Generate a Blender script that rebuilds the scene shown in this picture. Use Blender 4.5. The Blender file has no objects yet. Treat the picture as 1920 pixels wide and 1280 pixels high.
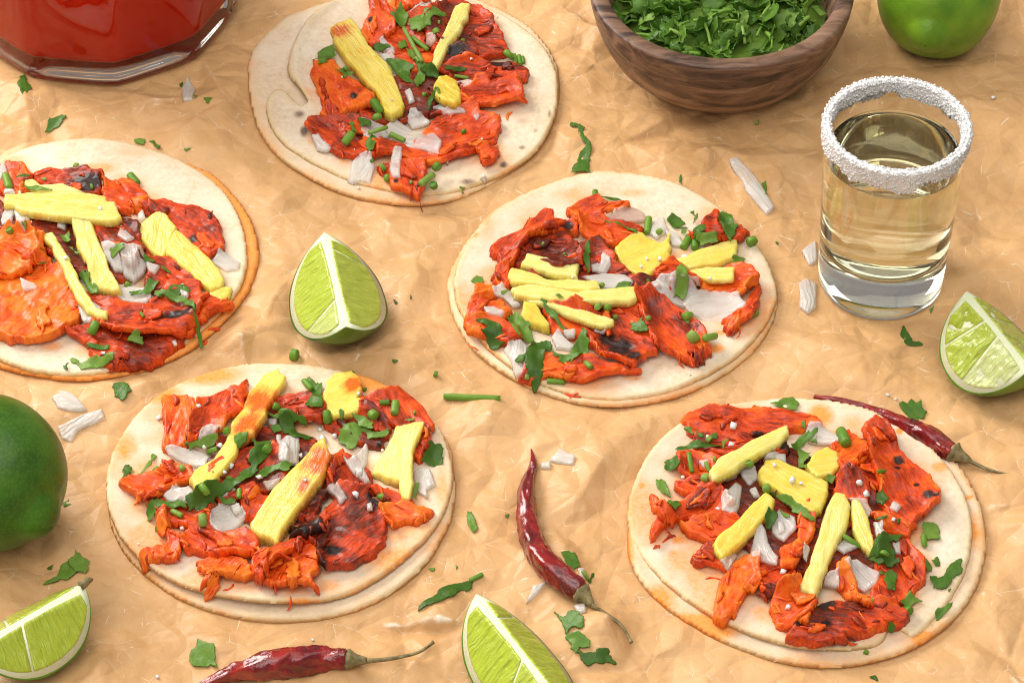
import bpy, math, random
import numpy as np
from mathutils import Vector, Matrix, Euler
from mathutils.geometry import delaunay_2d_cdt

# ------------------------------------------------------------------ camera, world, lamps, exposure
SC = bpy.context.scene
FPX, DIST, TH = 6000.0, 120.0, math.radians(45.0)      # focal length in photo pixels, distance in cm, pitch
cam_d = bpy.data.cameras.new('camera'); cam = bpy.data.objects.new('camera', cam_d)
SC.collection.objects.link(cam); SC.camera = cam
cam_d.sensor_width = 36.0; cam_d.lens = 36.0 * FPX / 1920.0
cam_d.clip_start = 0.02; cam_d.clip_end = 50.0
cam.location = (0, -DIST * math.cos(TH) * .01, DIST * math.sin(TH) * .01)
cam.rotation_euler = (math.pi / 2 - TH, 0, 0)

W = bpy.data.worlds.new('World'); SC.world = W; W.use_nodes = True
W.node_tree.nodes['Background'].inputs[0].default_value = (1.0, .965, .92, 1)
W.node_tree.nodes['Background'].inputs[1].default_value = 0.23

def area(name, loc, target, size, energy, col):
    d = bpy.data.lights.new(name, 'AREA'); d.shape = 'RECTANGLE'; d.size, d.size_y = size
    d.energy = energy; d.color = col
    o = bpy.data.objects.new(name, d); SC.collection.objects.link(o); o.location = loc
    o.rotation_euler = (Vector(target) - Vector(loc)).to_track_quat('-Z', 'Y').to_euler()
    return o
area('window_light', (-1.05, .85, .95), (0, 0, 0), (.9, .9), 33.5, (1, .965, .91))
area('room_fill', (-.45, -1.0, 1.7), (0, 0, 0), (1.5, 1.5), 20, (1, .965, .92))  # unseen fill lamp added above the camera side to lift the shadows

area('overhead_fill', (.35, .0, 2.1), (0, 0, 0), (2.4, 2.4), 21, (1, .965, .92))  # large overhead lamp added as soft fill, no real fitting

SC.view_settings.view_transform = 'Standard'; SC.view_settings.look = 'None'
SC.view_settings.gamma = 1.0; SC.view_settings.exposure = 0.0
SC.view_settings.use_curve_mapping = False
SC.render.engine = 'CYCLES'
cy = SC.cycles
cy.use_denoising = True; cy.filter_width = 1.1; cy.max_bounces = 12; cy.transmission_bounces = 12; cy.glossy_bounces = 4
cy.diffuse_bounces = 3; cy.sample_clamp_indirect = 6.0; cy.use_adaptive_sampling = True; cy.adaptive_threshold = .012

# ------------------------------------------------------------------ photo pixel -> place on the table (cm)
CAM = np.array([0, -DIST * math.cos(TH), DIST * math.sin(TH)])
FW = np.array([0, math.cos(TH), -math.sin(TH)]); UPV = np.array([0, math.sin(TH), math.cos(TH)])
def rays(p):
    p = np.atleast_2d(np.asarray(p, float))
    return FW[None] + ((p[:, 0] - 960) / FPX)[:, None] * np.array([[1., 0, 0]]) - ((p[:, 1] - 640) / FPX)[:, None] * UPV[None]
def on_plane(p, a, bx=0., by=0.):
    d = rays(p); t = (a + bx * CAM[0] + by * CAM[1] - CAM[2]) / (d[:, 2] - bx * d[:, 0] - by * d[:, 1])
    return CAM[None] + t[:, None] * d
def at(px, py, z=0.): return on_plane([(px, py)], z)[0]
def pxcm(py, z=0.):                                     # photo pixels per cm at an image row
    p = at(960, py, z); return FPX / float(np.dot(p - CAM, FW))

# ------------------------------------------------------------------ noise
_T = np.random.RandomState(7).rand(256, 256)
def vnoise(x, y, seed=0):
    xi = np.floor(x).astype(int); yi = np.floor(y).astype(int); fx = x - xi; fy = y - yi
    fx = fx * fx * fx * (fx * (fx * 6 - 15) + 10); fy = fy * fy * fy * (fy * (fy * 6 - 15) + 10)
    ax, ay = seed * 37 + 11, seed * 71 + 5
    g = lambda i, j: _T[(xi + i + ax) & 255, (yi + j + ay) & 255]
    return (g(0, 0) * (1 - fx) + g(1, 0) * fx) * (1 - fy) + (g(0, 1) * (1 - fx) + g(1, 1) * fx) * fy
def fbm(x, y, seed=0, oct=3):
    s = 0.; a = 1.; t = 0.
    for k in range(oct):
        s = s + a * (vnoise(x * 2 ** k, y * 2 ** k, seed + k * 3) * 2 - 1); t += a; a *= .5
    return s / t
def sstep(a, b, x):
    t = np.clip((x - a) / (b - a), 0, 1); return t * t * (3 - 2 * t)
def blur(a, k, n=2):
    for _ in range(n):
        for ax in (0, 1):
            p = np.pad(a, [(k + 1, k) if i == ax else (0, 0) for i in (0, 1)], mode='edge')
            c = np.cumsum(p, axis=ax)
            L = a.shape[ax]
            a = (np.take(c, np.arange(2 * k + 1, 2 * k + 1 + L), ax) - np.take(c, np.arange(0, L), ax)) / (2 * k + 1)
    return a
def maxf(a, k):
    for ax in (0, 1):
        p = np.pad(a, [(k, k) if i == ax else (0, 0) for i in (0, 1)], mode='edge'); L = a.shape[ax]
        a = np.max([np.take(p, np.arange(q, q + L), ax) for q in range(2 * k + 1)], axis=0)
    return a

# ------------------------------------------------------------------ material helpers
def mat(name):
    m = bpy.data.materials.new(name); m.use_nodes = True; t = m.node_tree; t.nodes.clear()
    return m, t
def N(t, typ, props=None, **ins):
    n = t.nodes.new(typ)
    for k, v in (props or {}).items(): setattr(n, k, v)
    for k, v in ins.items():
        key = int(k[1:]) if k[0] == 'i' and k[1:].isdigit() else k.replace('_', ' ')
        s = n.inputs[key]
        if isinstance(v, bpy.types.NodeSocket): t.links.new(v, s)
        elif isinstance(v, bpy.types.Node): t.links.new(v.outputs[0], s)
        else: s.default_value = v if not (isinstance(v, tuple) and len(v) == 3 and s.type == 'RGBA') else (*v, 1)
    return n
def M(t, op, a, b=0., c=0., clamp=False):
    n = N(t, 'ShaderNodeMath', {'operation': op, 'use_clamp': clamp}, i0=a, i1=b, i2=c); return n.outputs[0]
def VM(t, op, a, b):
    n = N(t, 'ShaderNodeVectorMath', {'operation': op}, i0=a, i1=b); return n.outputs[0]
def mix(t, f, a, b, mode='MIX'):
    n = N(t, 'ShaderNodeMix', {'data_type': 'RGBA', 'blend_type': mode}, i0=f, i6=a, i7=b); return n.outputs[2]
def ramp(t, f, stops):
    n = N(t, 'ShaderNodeValToRGB', None, i0=f); e = n.color_ramp.elements
    while len(e) < len(stops): e.new(.5)
    for q, (p, c) in zip(e, stops): q.position = p; q.color = (*c, 1) if len(c) == 3 else c
    return n.outputs[0]
def attr(t, name, typ='GEOMETRY'): return N(t, 'ShaderNodeAttribute', {'attribute_name': name, 'attribute_type': typ})
def ocoord(t, s=100., rnd=True):                        # object coordinates in cm, shifted per object
    c = N(t, 'ShaderNodeTexCoord').outputs['Object']
    v = VM(t, 'MULTIPLY', c, (s, s, s))
    if rnd:
        r = N(t, 'ShaderNodeObjectInfo').outputs['Random']
        k = N(t, 'ShaderNodeCombineXYZ', None, i0=M(t, 'MULTIPLY', r, 91.), i1=M(t, 'MULTIPLY', r, 57.), i2=M(t, 'MULTIPLY', r, 33.))
        v = VM(t, 'ADD', v, k.outputs[0])
    return v
def noise(t, v, s, d=3., rough=.55, dist=0.):
    return N(t, 'ShaderNodeTexNoise', None, Vector=v, Scale=s, Detail=d, Roughness=rough, Distortion=dist).outputs[0]
def bump(t, hgt, strength, dist, nrm=None):
    n = N(t, 'ShaderNodeBump', None, Height=hgt, Strength=strength, Distance=dist)
    if nrm is not None: t.links.new(nrm, n.inputs['Normal'])
    return n.outputs[0]
def principled(m, t, **ins):
    b = N(t, 'ShaderNodeBsdfPrincipled', None, **ins)
    o = N(t, 'ShaderNodeOutputMaterial'); t.links.new(b.outputs[0], o.inputs[0]); return b
def srgb(r, g, b):
    f = lambda c: (c / 255 / 12.92) if c <= 10 else ((c / 255 + .055) / 1.055) ** 2.4
    return (f(r), f(g), f(b))

MAT = {}
# paper: waxed brown kraft, creases rubbed pale
m, t = mat('waxed_kraft_paper'); v = ocoord(t, 100., False)
big = noise(t, v, .16, 4); mid = noise(t, v, 1.1, 4); fine = noise(t, v, 14., 4)
col = ramp(t, M(t, 'ADD', M(t, 'MULTIPLY', big, .55), M(t, 'MULTIPLY', mid, .45)), [(.32, (.545, .29, .112)), (.5, (.655, .37, .155)), (.66, (.71, .42, .195))])
col = mix(t, M(t, 'MULTIPLY', fine, .14), col, (.8, .55, .3))
def net(rot, sc, dist):
    w = N(t, 'ShaderNodeVectorRotate', {'rotation_type': 'Z_AXIS'}, Vector=v, Angle=rot).outputs[0]
    w = VM(t, 'ADD', w, VM(t, 'MULTIPLY', N(t, 'ShaderNodeTexNoise', None, Vector=w, Scale=sc * 1.4, Detail=2.).outputs[1], (dist, dist, 0.)))
    w = VM(t, 'MULTIPLY', w, (1., .72, 0.))
    return N(t, 'ShaderNodeTexVoronoi', {'feature': 'DISTANCE_TO_EDGE'}, Vector=w, Scale=sc).outputs['Distance']
def line(e, wid): return N(t, 'ShaderNodeMapRange', None, i0=e, i1=0., i2=wid, i3=1., i4=0.).outputs[0]
def patch(off, sc, lo, hi): return N(t, 'ShaderNodeMapRange', None, i0=noise(t, VM(t, 'ADD', v, off), sc, 3), i1=lo, i2=hi).outputs[0]
e1, e2, e3 = net(.4, .34, .5), net(1.3, .75, .25), net(2.2, 1.7, .12)
cre = attr(t, 'crease').outputs['Fac']
white = M(t, 'ADD', M(t, 'MULTIPLY', M(t, 'MULTIPLY', line(e2, .008), patch((3., 9., 0.), 1.3, .56, .66)), .8), M(t, 'MULTIPLY', M(t, 'MULTIPLY', line(e3, .016), patch((9., 3., 0.), 1.2, .56, .66)), .85), clamp=True)
white = M(t, 'ADD', white, M(t, 'MULTIPLY', M(t, 'MULTIPLY', cre, patch((1., 5., 0.), 1.6, .38, .56)), 1.), clamp=True)
col = mix(t, white, col, (.93, .80, .63))
hgt = M(t, 'ADD', M(t, 'ADD', M(t, 'MULTIPLY', fine, .015), M(t, 'MULTIPLY', mid, .04)), M(t, 'ADD', M(t, 'MULTIPLY', e1, .5), M(t, 'ADD', M(t, 'MULTIPLY', e2, .42), M(t, 'MULTIPLY', e3, .07))))
principled(m, t, Base_Color=col, Roughness=.45, Specular_IOR_Level=.35, Normal=bump(t, hgt, .65, .0092))
MAT['paper'] = m

# corn tortilla
m, t = mat('corn_tortilla'); v = ocoord(t)
a1 = noise(t, v, .7, 4); a2 = noise(t, v, 5., 4); a3 = noise(t, v, 26., 3)
grain = noise(t, VM(t, 'MULTIPLY', v, (1., 3.2, 1.)), 9., 3)
col = ramp(t, M(t, 'ADD', M(t, 'MULTIPLY', a1, .55), M(t, 'MULTIPLY', a2, .45)), [(.3, (.65, .45, .26)), (.5, (.78, .63, .45)), (.68, (.86, .75, .60))])
rim = attr(t, 'rim').outputs['Fac']; oil = attr(t, 'oil').outputs['Fac']; toast = attr(t, 'toast').outputs['Fac']
col = mix(t, M(t, 'MULTIPLY', rim, .8), col, (.78, .55, .22))
col = mix(t, M(t, 'MULTIPLY', M(t, 'ADD', M(t, 'MULTIPLY', oil, 1.5), M(t, 'MULTIPLY', M(t, 'SUBTRACT', a2, .5), 1.2)), M(t, 'MINIMUM', M(t, 'MULTIPLY', oil, 3.), 1.), clamp=True), col, (.88, .29, .012))
tf = N(t, 'ShaderNodeMapRange', None, i0=M(t, 'ADD', toast, M(t, 'MULTIPLY', M(t, 'SUBTRACT', a2, .5), .5)), i1=.3, i2=.85).outputs[0]
col = mix(t, M(t, 'MULTIPLY', tf, .9), col, ramp(t, tf, [(0., (.5, .28, .1)), (.6, (.22, .09, .03)), (1., (.05, .025, .015))]))
speck = N(t, 'ShaderNodeMapRange', None, i0=noise(t, v, 8., 2), i1=.70, i2=.75).outputs[0]
col = mix(t, M(t, 'MULTIPLY', speck, .45), col, (.42, .24, .09))
col = mix(t, M(t, 'MULTIPLY', N(t, 'ShaderNodeMapRange', None, i0=grain, i1=.35, i2=.7).outputs[0], .22), col, (.93, .84, .70))
hgt = M(t, 'ADD', M(t, 'MULTIPLY', a2, .5), M(t, 'ADD', M(t, 'MULTIPLY', a3, .18), M(t, 'MULTIPLY', grain, .3)))
principled(m, t, Base_Color=col, Roughness=.62, Specular_IOR_Level=.3, Normal=bump(t, hgt, .5, .0007))
MAT['tortilla'] = m

# marinated pork
m, t = mat('marinated_pork'); v = attr(t, 'fuv').outputs['Vector']
mr = lambda x, lo, hi, a_=0., b_=1.: N(t, 'ShaderNodeMapRange', None, i0=x, i1=lo, i2=hi, i3=a_, i4=b_).outputs[0]
fib = mr(noise(t, VM(t, 'MULTIPLY', v, (.9, 7.5, 2.)), 1.5, 5, .65, .8), .3, .7); lump = mr(noise(t, v, .95, 4), .32, .68); gr = mr(noise(t, v, 12., 5, .65), .3, .7)
tone = attr(t, 'tone').outputs['Fac']; ch = attr(t, 'char').outputs['Fac']
f = M(t, 'ADD', M(t, 'ADD', tone, M(t, 'MULTIPLY', M(t, 'SUBTRACT', fib, .5), .46)), M(t, 'ADD', M(t, 'MULTIPLY', M(t, 'SUBTRACT', lump, .5), .52), M(t, 'MULTIPLY', M(t, 'SUBTRACT', gr, .5), .2)), clamp=True)
col = ramp(t, f, [(0., (.07, .012, .006)), (.25, (.20, .026, .009)), (.45, (.51, .042, .006)), (.70, (.80, .086, .006)), (1., (.90, .195, .012))])
cf = mr(M(t, 'ADD', ch, M(t, 'MULTIPLY', M(t, 'SUBTRACT', M(t, 'ADD', M(t, 'MULTIPLY', lump, .5), M(t, 'MULTIPLY', gr, .5)), .5), .8)), .35, .7)
col = mix(t, M(t, 'MULTIPLY', cf, .97), col, (.010, .007, .006))
hgt = M(t, 'ADD', fib, M(t, 'ADD', M(t, 'MULTIPLY', gr, .5), M(t, 'MULTIPLY', lump, .3)))
rg = mr(M(t, 'ADD', M(t, 'MULTIPLY', lump, .5), M(t, 'MULTIPLY', gr, .5)), .2, .8, .30, .62)
principled(m, t, Base_Color=col, Roughness=rg, Specular_IOR_Level=.28, Coat_Weight=.22, Coat_Roughness=.10, Normal=bump(t, hgt, .22, .0009))
MAT['meat'] = m

# pineapple
m, t = mat('pineapple_flesh'); v = attr(t, 'fuv').outputs['Vector']
fib = mr_ = N(t, 'ShaderNodeMapRange', None, i0=noise(t, VM(t, 'MULTIPLY', v, (.45, 6.5, 2.)), 1.3, 5, .6, .5), i1=.36, i2=.64).outputs[0]; lump = noise(t, v, 1.5, 4); gr = noise(t, v, 9., 3)
oc = attr(t, 'tone').outputs['Fac']; st = attr(t, 'char').outputs['Fac']
col = mix(t, oc, (.85, .58, .04), (.84, .70, .17))
col = mix(t, M(t, 'MULTIPLY', fib, .55), col, mix(t, oc, (.91, .76, .18), (.91, .86, .46)))
col = mix(t, M(t, 'MULTIPLY', N(t, 'ShaderNodeMapRange', None, i0=lump, i1=.48, i2=.72).outputs[0], .6), col, mix(t, oc, (.84, .54, .02), (.80, .68, .14)))
sf = N(t, 'ShaderNodeMapRange', None, i0=M(t, 'ADD', st, M(t, 'ADD', M(t, 'MULTIPLY', M(t, 'SUBTRACT', lump, .5), 1.5), M(t, 'MULTIPLY', M(t, 'SUBTRACT', fib, .5), .35))), i1=.12, i2=.9).outputs[0]
col = mix(t, M(t, 'MULTIPLY', sf, .95), col, mix(t, sf, (.84, .42, .02), (.68, .13, .008)))
hgt = M(t, 'ADD', M(t, 'MULTIPLY', fib, .7), M(t, 'ADD', M(t, 'MULTIPLY', lump, 1.), M(t, 'MULTIPLY', gr, .2)))
principled(m, t, Base_Color=col, Roughness=.2, Specular_IOR_Level=.5, Normal=bump(t, hgt, .4, .0011), Subsurface_Weight=.8, Subsurface_Scale=.005, Subsurface_Radius=(1., .85, .3))
MAT['pineapple'] = m

# onion
m, t = mat('raw_onion'); v = ocoord(t); tn = attr(t, 'tone').outputs['Fac']
li = noise(t, VM(t, 'MULTIPLY', attr(t, 'fuv').outputs['Vector'], (.6, 5., 1.)), 1.6, 3); lp = noise(t, v, 2.4, 3)
col = mix(t, N(t, 'ShaderNodeMapRange', None, i0=li, i1=.35, i2=.65).outputs[0], (.97, .95, .90), (.86, .80, .72))
col = mix(t, M(t, 'MULTIPLY', lp, .3), col, (.95, .93, .88))
col = mix(t, tn, col, (.82, .36, .16))
b_ = N(t, 'ShaderNodeBsdfPrincipled', None, Base_Color=col, Roughness=.14, Specular_IOR_Level=.8, Normal=bump(t, M(t, 'ADD', M(t, 'MULTIPLY', li, 1.6), lp), .6, .0009))
tr = N(t, 'ShaderNodeBsdfTranslucent', None, Color=col); cl = N(t, 'ShaderNodeBsdfTransparent', None, Color=(.95, .93, .9))
x1 = N(t, 'ShaderNodeMixShader', None, i0=.32, i1=b_.outputs[0], i2=tr.outputs[0]); x2 = N(t, 'ShaderNodeMixShader', None, i0=.28, i1=x1.outputs[0], i2=cl.outputs[0])
t.links.new(x2.outputs[0], N(t, 'ShaderNodeOutputMaterial').inputs[0])
MAT['onion'] = m

# cilantro leaf and stem
def green(name, c0, c1, c2, rough):
    m, t = mat(name); v = ocoord(t); r = N(t, 'ShaderNodeObjectInfo').outputs['Random']
    n1 = noise(t, v, 2.2, 3); n2 = noise(t, v, 13., 3)
    col = ramp(t, M(t, 'ADD', M(t, 'MULTIPLY', r, .62), M(t, 'MULTIPLY', n1, .42)), [(.15, c0), (.55, c1), (.95, c2)])
    col = mix(t, M(t, 'MULTIPLY', n2, .3), col, c0)
    b = N(t, 'ShaderNodeBsdfPrincipled', None, Base_Color=col, Roughness=rough, Specular_IOR_Level=.4, Normal=bump(t, M(t, 'ADD', n2, n1), .3, .0006))
    tr = N(t, 'ShaderNodeBsdfTranslucent', None, Color=mix(t, .5, col, c2))
    mx = N(t, 'ShaderNodeMixShader', None, i0=.34, i1=b.outputs[0], i2=tr.outputs[0])
    t.links.new(mx.outputs[0], N(t, 'ShaderNodeOutputMaterial').inputs[0]); return m
MAT['leaf'] = green('cilantro_leaf', (.055, .14, .014), (.15, .31, .035), (.33, .52, .085), .36)
MAT['stem'] = green('cilantro_stem', (.13, .30, .03), (.24, .44, .05), (.42, .56, .14), .35)

# salt
m, t = mat('coarse_salt'); v = ocoord(t)
principled(m, t, Base_Color=mix(t, noise(t, v, 4.), (.96, .95, .93), (.88, .87, .86)), Roughness=.3, Specular_IOR_Level=.5, Transmission_Weight=.08)
MAT['salt'] = m

# lime rind, pith, pulp
m, t = mat('lime_rind'); v = ocoord(t); tn = attr(t, 'tone').outputs['Fac']; e = N(t, 'ShaderNodeTexVoronoi', None, Vector=v, Scale=7.5).outputs['Distance']
n1 = noise(t, v, .75, 4); n2 = noise(t, v, 3., 3)
ld = ramp(t, n1, [(.3, (.012, .062, .004)), (.7, (.040, .145, .008))]); ll = ramp(t, n1, [(.3, (.10, .235, .012)), (.7, (.215, .385, .022))])
col = mix(t, tn, ld, ll); col = mix(t, M(t, 'MULTIPLY', M(t, 'SUBTRACT', .6, e), .3, 0., True), col, (.2, .33, .05))
principled(m, t, Base_Color=col, Roughness=.36, Specular_IOR_Level=.42, Normal=bump(t, M(t, 'ADD', M(t, 'MULTIPLY', e, .9), M(t, 'MULTIPLY', n2, .4)), .13, .0006))
MAT['rind'] = m
m, t = mat('lime_pith'); v = ocoord(t)
principled(m, t, Base_Color=mix(t, noise(t, v, 3., 4), (.86, .87, .66), (.74, .79, .46)), Roughness=.5, Normal=bump(t, noise(t, v, 12., 4), .35, .0006))
MAT['pith'] = m
m, t = mat('lime_pulp'); v = attr(t, 'fuv').outputs['Vector']; tn = attr(t, 'tone').outputs['Fac']
ve = N(t, 'ShaderNodeTexVoronoi', {'feature': 'SMOOTH_F1'}, Vector=VM(t, 'MULTIPLY', v, (1.1, 6.5, 1.)), Scale=1.25).outputs['Distance']
st = noise(t, VM(t, 'MULTIPLY', v, (.8, 7., 1.)), 1.6, 4, .6, .5); n1 = noise(t, v, 1.2, 3)
col = mix(t, st, (.40, .52, .02), (.56, .67, .075)); col = mix(t, M(t, 'MULTIPLY', n1, .6), col, (.50, .62, .04)); col = mix(t, tn, col, (.72, .80, .36))
principled(m, t, Base_Color=col, Roughness=.22, Specular_IOR_Level=.5, Coat_Weight=.5, Coat_Roughness=.08, Normal=bump(t, M(t, 'SUBTRACT', st, ve), .8, .0014), Subsurface_Weight=.35, Subsurface_Scale=.003, Subsurface_Radius=(.8, 1., .2))
MAT['pulp'] = m

# dried chili pod and its stalk
m, t = mat('dried_chili_skin'); v = ocoord(t); n1 = noise(t, v, 1.3, 4, .6, .6); n2 = noise(t, v, 5., 3)
col = ramp(t, n1, [(.3, (.085, .004, .006)), (.5, (.20, .008, .009)), (.72, (.40, .018, .010))])
principled(m, t, Base_Color=col, Roughness=.2, Specular_IOR_Level=.6, Coat_Weight=.5, Coat_Roughness=.14, Normal=bump(t, M(t, 'ADD', n1, M(t, 'MULTIPLY', n2, .3)), .5, .002))
MAT['chili'] = m
m, t = mat('dried_chili_stalk'); v = ocoord(t); n1 = noise(t, v, 4., 4)
principled(m, t, Base_Color=ramp(t, n1, [(.3, (.10, .075, .025)), (.7, (.33, .26, .11))]), Roughness=.6, Normal=bump(t, n1, .6, .0008))
MAT['stalk'] = m

# clear glass, spirit, red drink
def glass(name, col, rough, ior):
    m, t = mat(name); principled(m, t, Base_Color=col, Roughness=rough, Transmission_Weight=1., IOR=ior); return m
MAT['glass'] = glass('clear_glass', (.985, .995, .99), 0., 1.46)
MAT['spirit'] = glass('pale_gold_spirit', (.98, .965, .74), 0., 1.34)
m, t = mat('red_hibiscus_drink'); v = ocoord(t, 100., False)
principled(m, t, Base_Color=mix(t, noise(t, v, .25, 3), (.62, .004, .001), (.74, .022, .002)), Roughness=.3, Specular_IOR_Level=.05)
MAT['drink'] = m

# acacia wood
m, t = mat('acacia_wood'); v = ocoord(t, 100., False)
vs = VM(t, 'MULTIPLY', v, (.35, 1., 1.5)); d = N(t, 'ShaderNodeTexNoise', None, Vector=vs, Scale=.45, Detail=3.).outputs[1]
vd = VM(t, 'ADD', vs, VM(t, 'MULTIPLY', d, (2.2, 2.2, 2.2)))
wv_ = N(t, 'ShaderNodeTexWave', {'bands_direction': 'Z'}, Vector=vd, Scale=.55, Distortion=3.5, Detail=4., i3=3.).outputs['Fac'] if False else noise(t, VM(t, 'MULTIPLY', vd, (.4, 1.2, 1.2)), .8, 5, .62, .8)
gr = noise(t, VM(t, 'MULTIPLY', v, (1.2, 5., 7.)), 2.4, 4, .6, .3); po = noise(t, VM(t, 'MULTIPLY', v, (2., 14., 16.)), 2.2, 2)
col = ramp(t, wv_, [(.37, (.022, .015, .012)), (.45, (.11, .060, .040)), (.53, (.24, .135, .082)), (.66, (.40, .245, .16))])
col = mix(t, M(t, 'MULTIPLY', gr, .45), col, (.10, .045, .025)); col = mix(t, M(t, 'MULTIPLY', N(t, 'ShaderNodeMapRange', None, i0=po, i1=.62, i2=.75).outputs[0], .5), col, (.03, .014, .01))
principled(m, t, Base_Color=col, Roughness=.42, Specular_IOR_Level=.4, Normal=bump(t, M(t, 'ADD', gr, M(t, 'MULTIPLY', po, -.4)), .3, .0008))
MAT['wood'] = m

# ------------------------------------------------------------------ object helpers
def mesh_np(name, V, F, attrs=None, smooth=True):
    V = np.asarray(V, np.float32); F = np.asarray(F, np.int32)
    me = bpy.data.meshes.new(name); k = F.shape[1]
    me.vertices.add(len(V)); me.vertices.foreach_set('co', V.ravel())
    me.loops.add(F.size); me.loops.foreach_set('vertex_index', F.ravel())
    me.polygons.add(len(F)); me.polygons.foreach_set('loop_start', np.arange(0, F.size, k, dtype=np.int32))
    for a, val in (attrs or {}).items():
        val = np.asarray(val, np.float32)
        if val.ndim == 2: at_ = me.attributes.new(a, 'FLOAT_VECTOR', 'POINT'); at_.data.foreach_set('vector', val.ravel())
        else: at_ = me.attributes.new(a, 'FLOAT', 'POINT'); at_.data.foreach_set('value', val)
    me.update(calc_edges=True); me.validate()
    if smooth: me.polygons.foreach_set('use_smooth', np.ones(len(me.polygons), bool))
    return me
def tag(o, label=None, cat=None, group=None, kind=None):
    if label: o['label'] = label
    if cat: o['category'] = cat
    if group: o['group'] = group
    if kind: o['kind'] = kind
    return o
def mk(name, V, F, material, parent=None, attrs=None, smooth=True):
    """V in cm, world; a top-level mesh gets its origin at its base, a child shares its parent's origin"""
    V = np.asarray(V, float)
    if parent is None: L = np.array([V[:, 0].mean(), V[:, 1].mean(), V[:, 2].min()])
    else:
        L = np.zeros(3); q = parent
        while q is not None: L = L + np.array(q.location) * 100; q = q.parent
    o = bpy.data.objects.new(name, mesh_np(name, (V - L) * .01, F, attrs, smooth)); SC.collection.objects.link(o)
    o.data.materials.append(MAT[material])
    if parent is None: o.location = L * .01
    else: o.parent = parent
    return o
def empty(name, loc):
    o = bpy.data.objects.new(name, None); o.location = np.asarray(loc) * .01; o.empty_display_size = .01
    SC.collection.objects.link(o); return o

def sdf(X, Y, P):
    """signed distance to polygon P, positive inside"""
    x, y = X.ravel(), Y.ravel(); d = np.full(x.shape, 1e9); ins = np.zeros(x.shape, bool)
    n = len(P)
    for i in range(n):
        a, b = P[i], P[(i + 1) % n]; ex, ey = b - a; wx, wy = x - a[0], y - a[1]
        tt = np.clip((wx * ex + wy * ey) / (ex * ex + ey * ey + 1e-12), 0, 1)
        d = np.minimum(d, (wx - ex * tt) ** 2 + (wy - ey * tt) ** 2)
        c = (a[1] > y) != (b[1] > y)
        if abs(ey) > 1e-12: ins ^= c & (x < ex * (y - a[1]) / ey + a[0])
    return (np.where(ins, 1, -1) * np.sqrt(d)).reshape(X.shape)
def chaikin(P, n=1, closed=True):
    P = np.asarray(P, float)
    for _ in range(n):
        Q = np.roll(P, -1, 0) if closed else P[1:]
        A = P if closed else P[:-1]
        R = np.empty((2 * len(A), P.shape[1])); R[0::2] = .75 * A + .25 * Q; R[1::2] = .25 * A + .75 * Q
        P = R if closed else np.vstack([P[:1], R, P[-1:]])
    return P
def shell(X, Y, s, ztop, zbot, step=1, attrs=None):
    """closed sheet over the grid where s > 0; outline vertices are pulled onto the outline"""
    if step > 1:
        X, Y, s, ztop, zbot = (q[::step, ::step] for q in (X, Y, s, ztop, zbot)); attrs = {k: q[::step, ::step] for k, q in (attrs or {}).items()}
    ins = s > 0; c = ins[:-1, :-1] | ins[1:, :-1] | ins[:-1, 1:] | ins[1:, 1:]
    if not c.any(): return None
    use = np.zeros(ins.shape, bool); use[:-1, :-1] |= c; use[1:, :-1] |= c; use[:-1, 1:] |= c; use[1:, 1:] |= c
    hx = X[0, 1] - X[0, 0]; gy, gx = np.gradient(s, hx); g2 = gx * gx + gy * gy + 1e-6
    out = use & ~ins
    mv = np.clip(-s / g2, -1.4 * hx, 1.4 * hx); ln = np.sqrt(g2)
    sc = np.minimum(1, 1.4 * hx / (np.abs(s) / ln + 1e-9))
    X2 = np.where(out, X - s * gx / g2 * sc, X); Y2 = np.where(out, Y - s * gy / g2 * sc, Y)
    idt = -np.ones(ins.shape, int); nt_ = use.sum(); idt[use] = np.arange(nt_)
    idb = idt.copy(); nb = (use & ins).sum(); idb[use & ins] = nt_ + np.arange(nb)
    zt = np.where(out, .5 * (ztop + zbot), ztop)
    V = np.vstack([np.c_[X2[use], Y2[use], zt[use]], np.c_[X2[use & ins], Y2[use & ins], zbot[use & ins]]])
    J, I = np.nonzero(c)
    q = lambda m, dj, di: m[J + dj, I + di]
    F = np.vstack([np.c_[q(idt, 0, 0), q(idt, 0, 1), q(idt, 1, 1), q(idt, 1, 0)], np.c_[q(idb, 0, 0), q(idb, 1, 0), q(idb, 1, 1), q(idb, 0, 1)]])
    A = {}
    for k, val in (attrs or {}).items(): A[k] = np.concatenate([val[use], val[use & ins]])
    return V, F, A
def rounded(s, T, r): return T * np.sqrt(np.clip(1 - (1 - np.clip(s / r, 0, 1)) ** 2, 0, 1))

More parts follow.
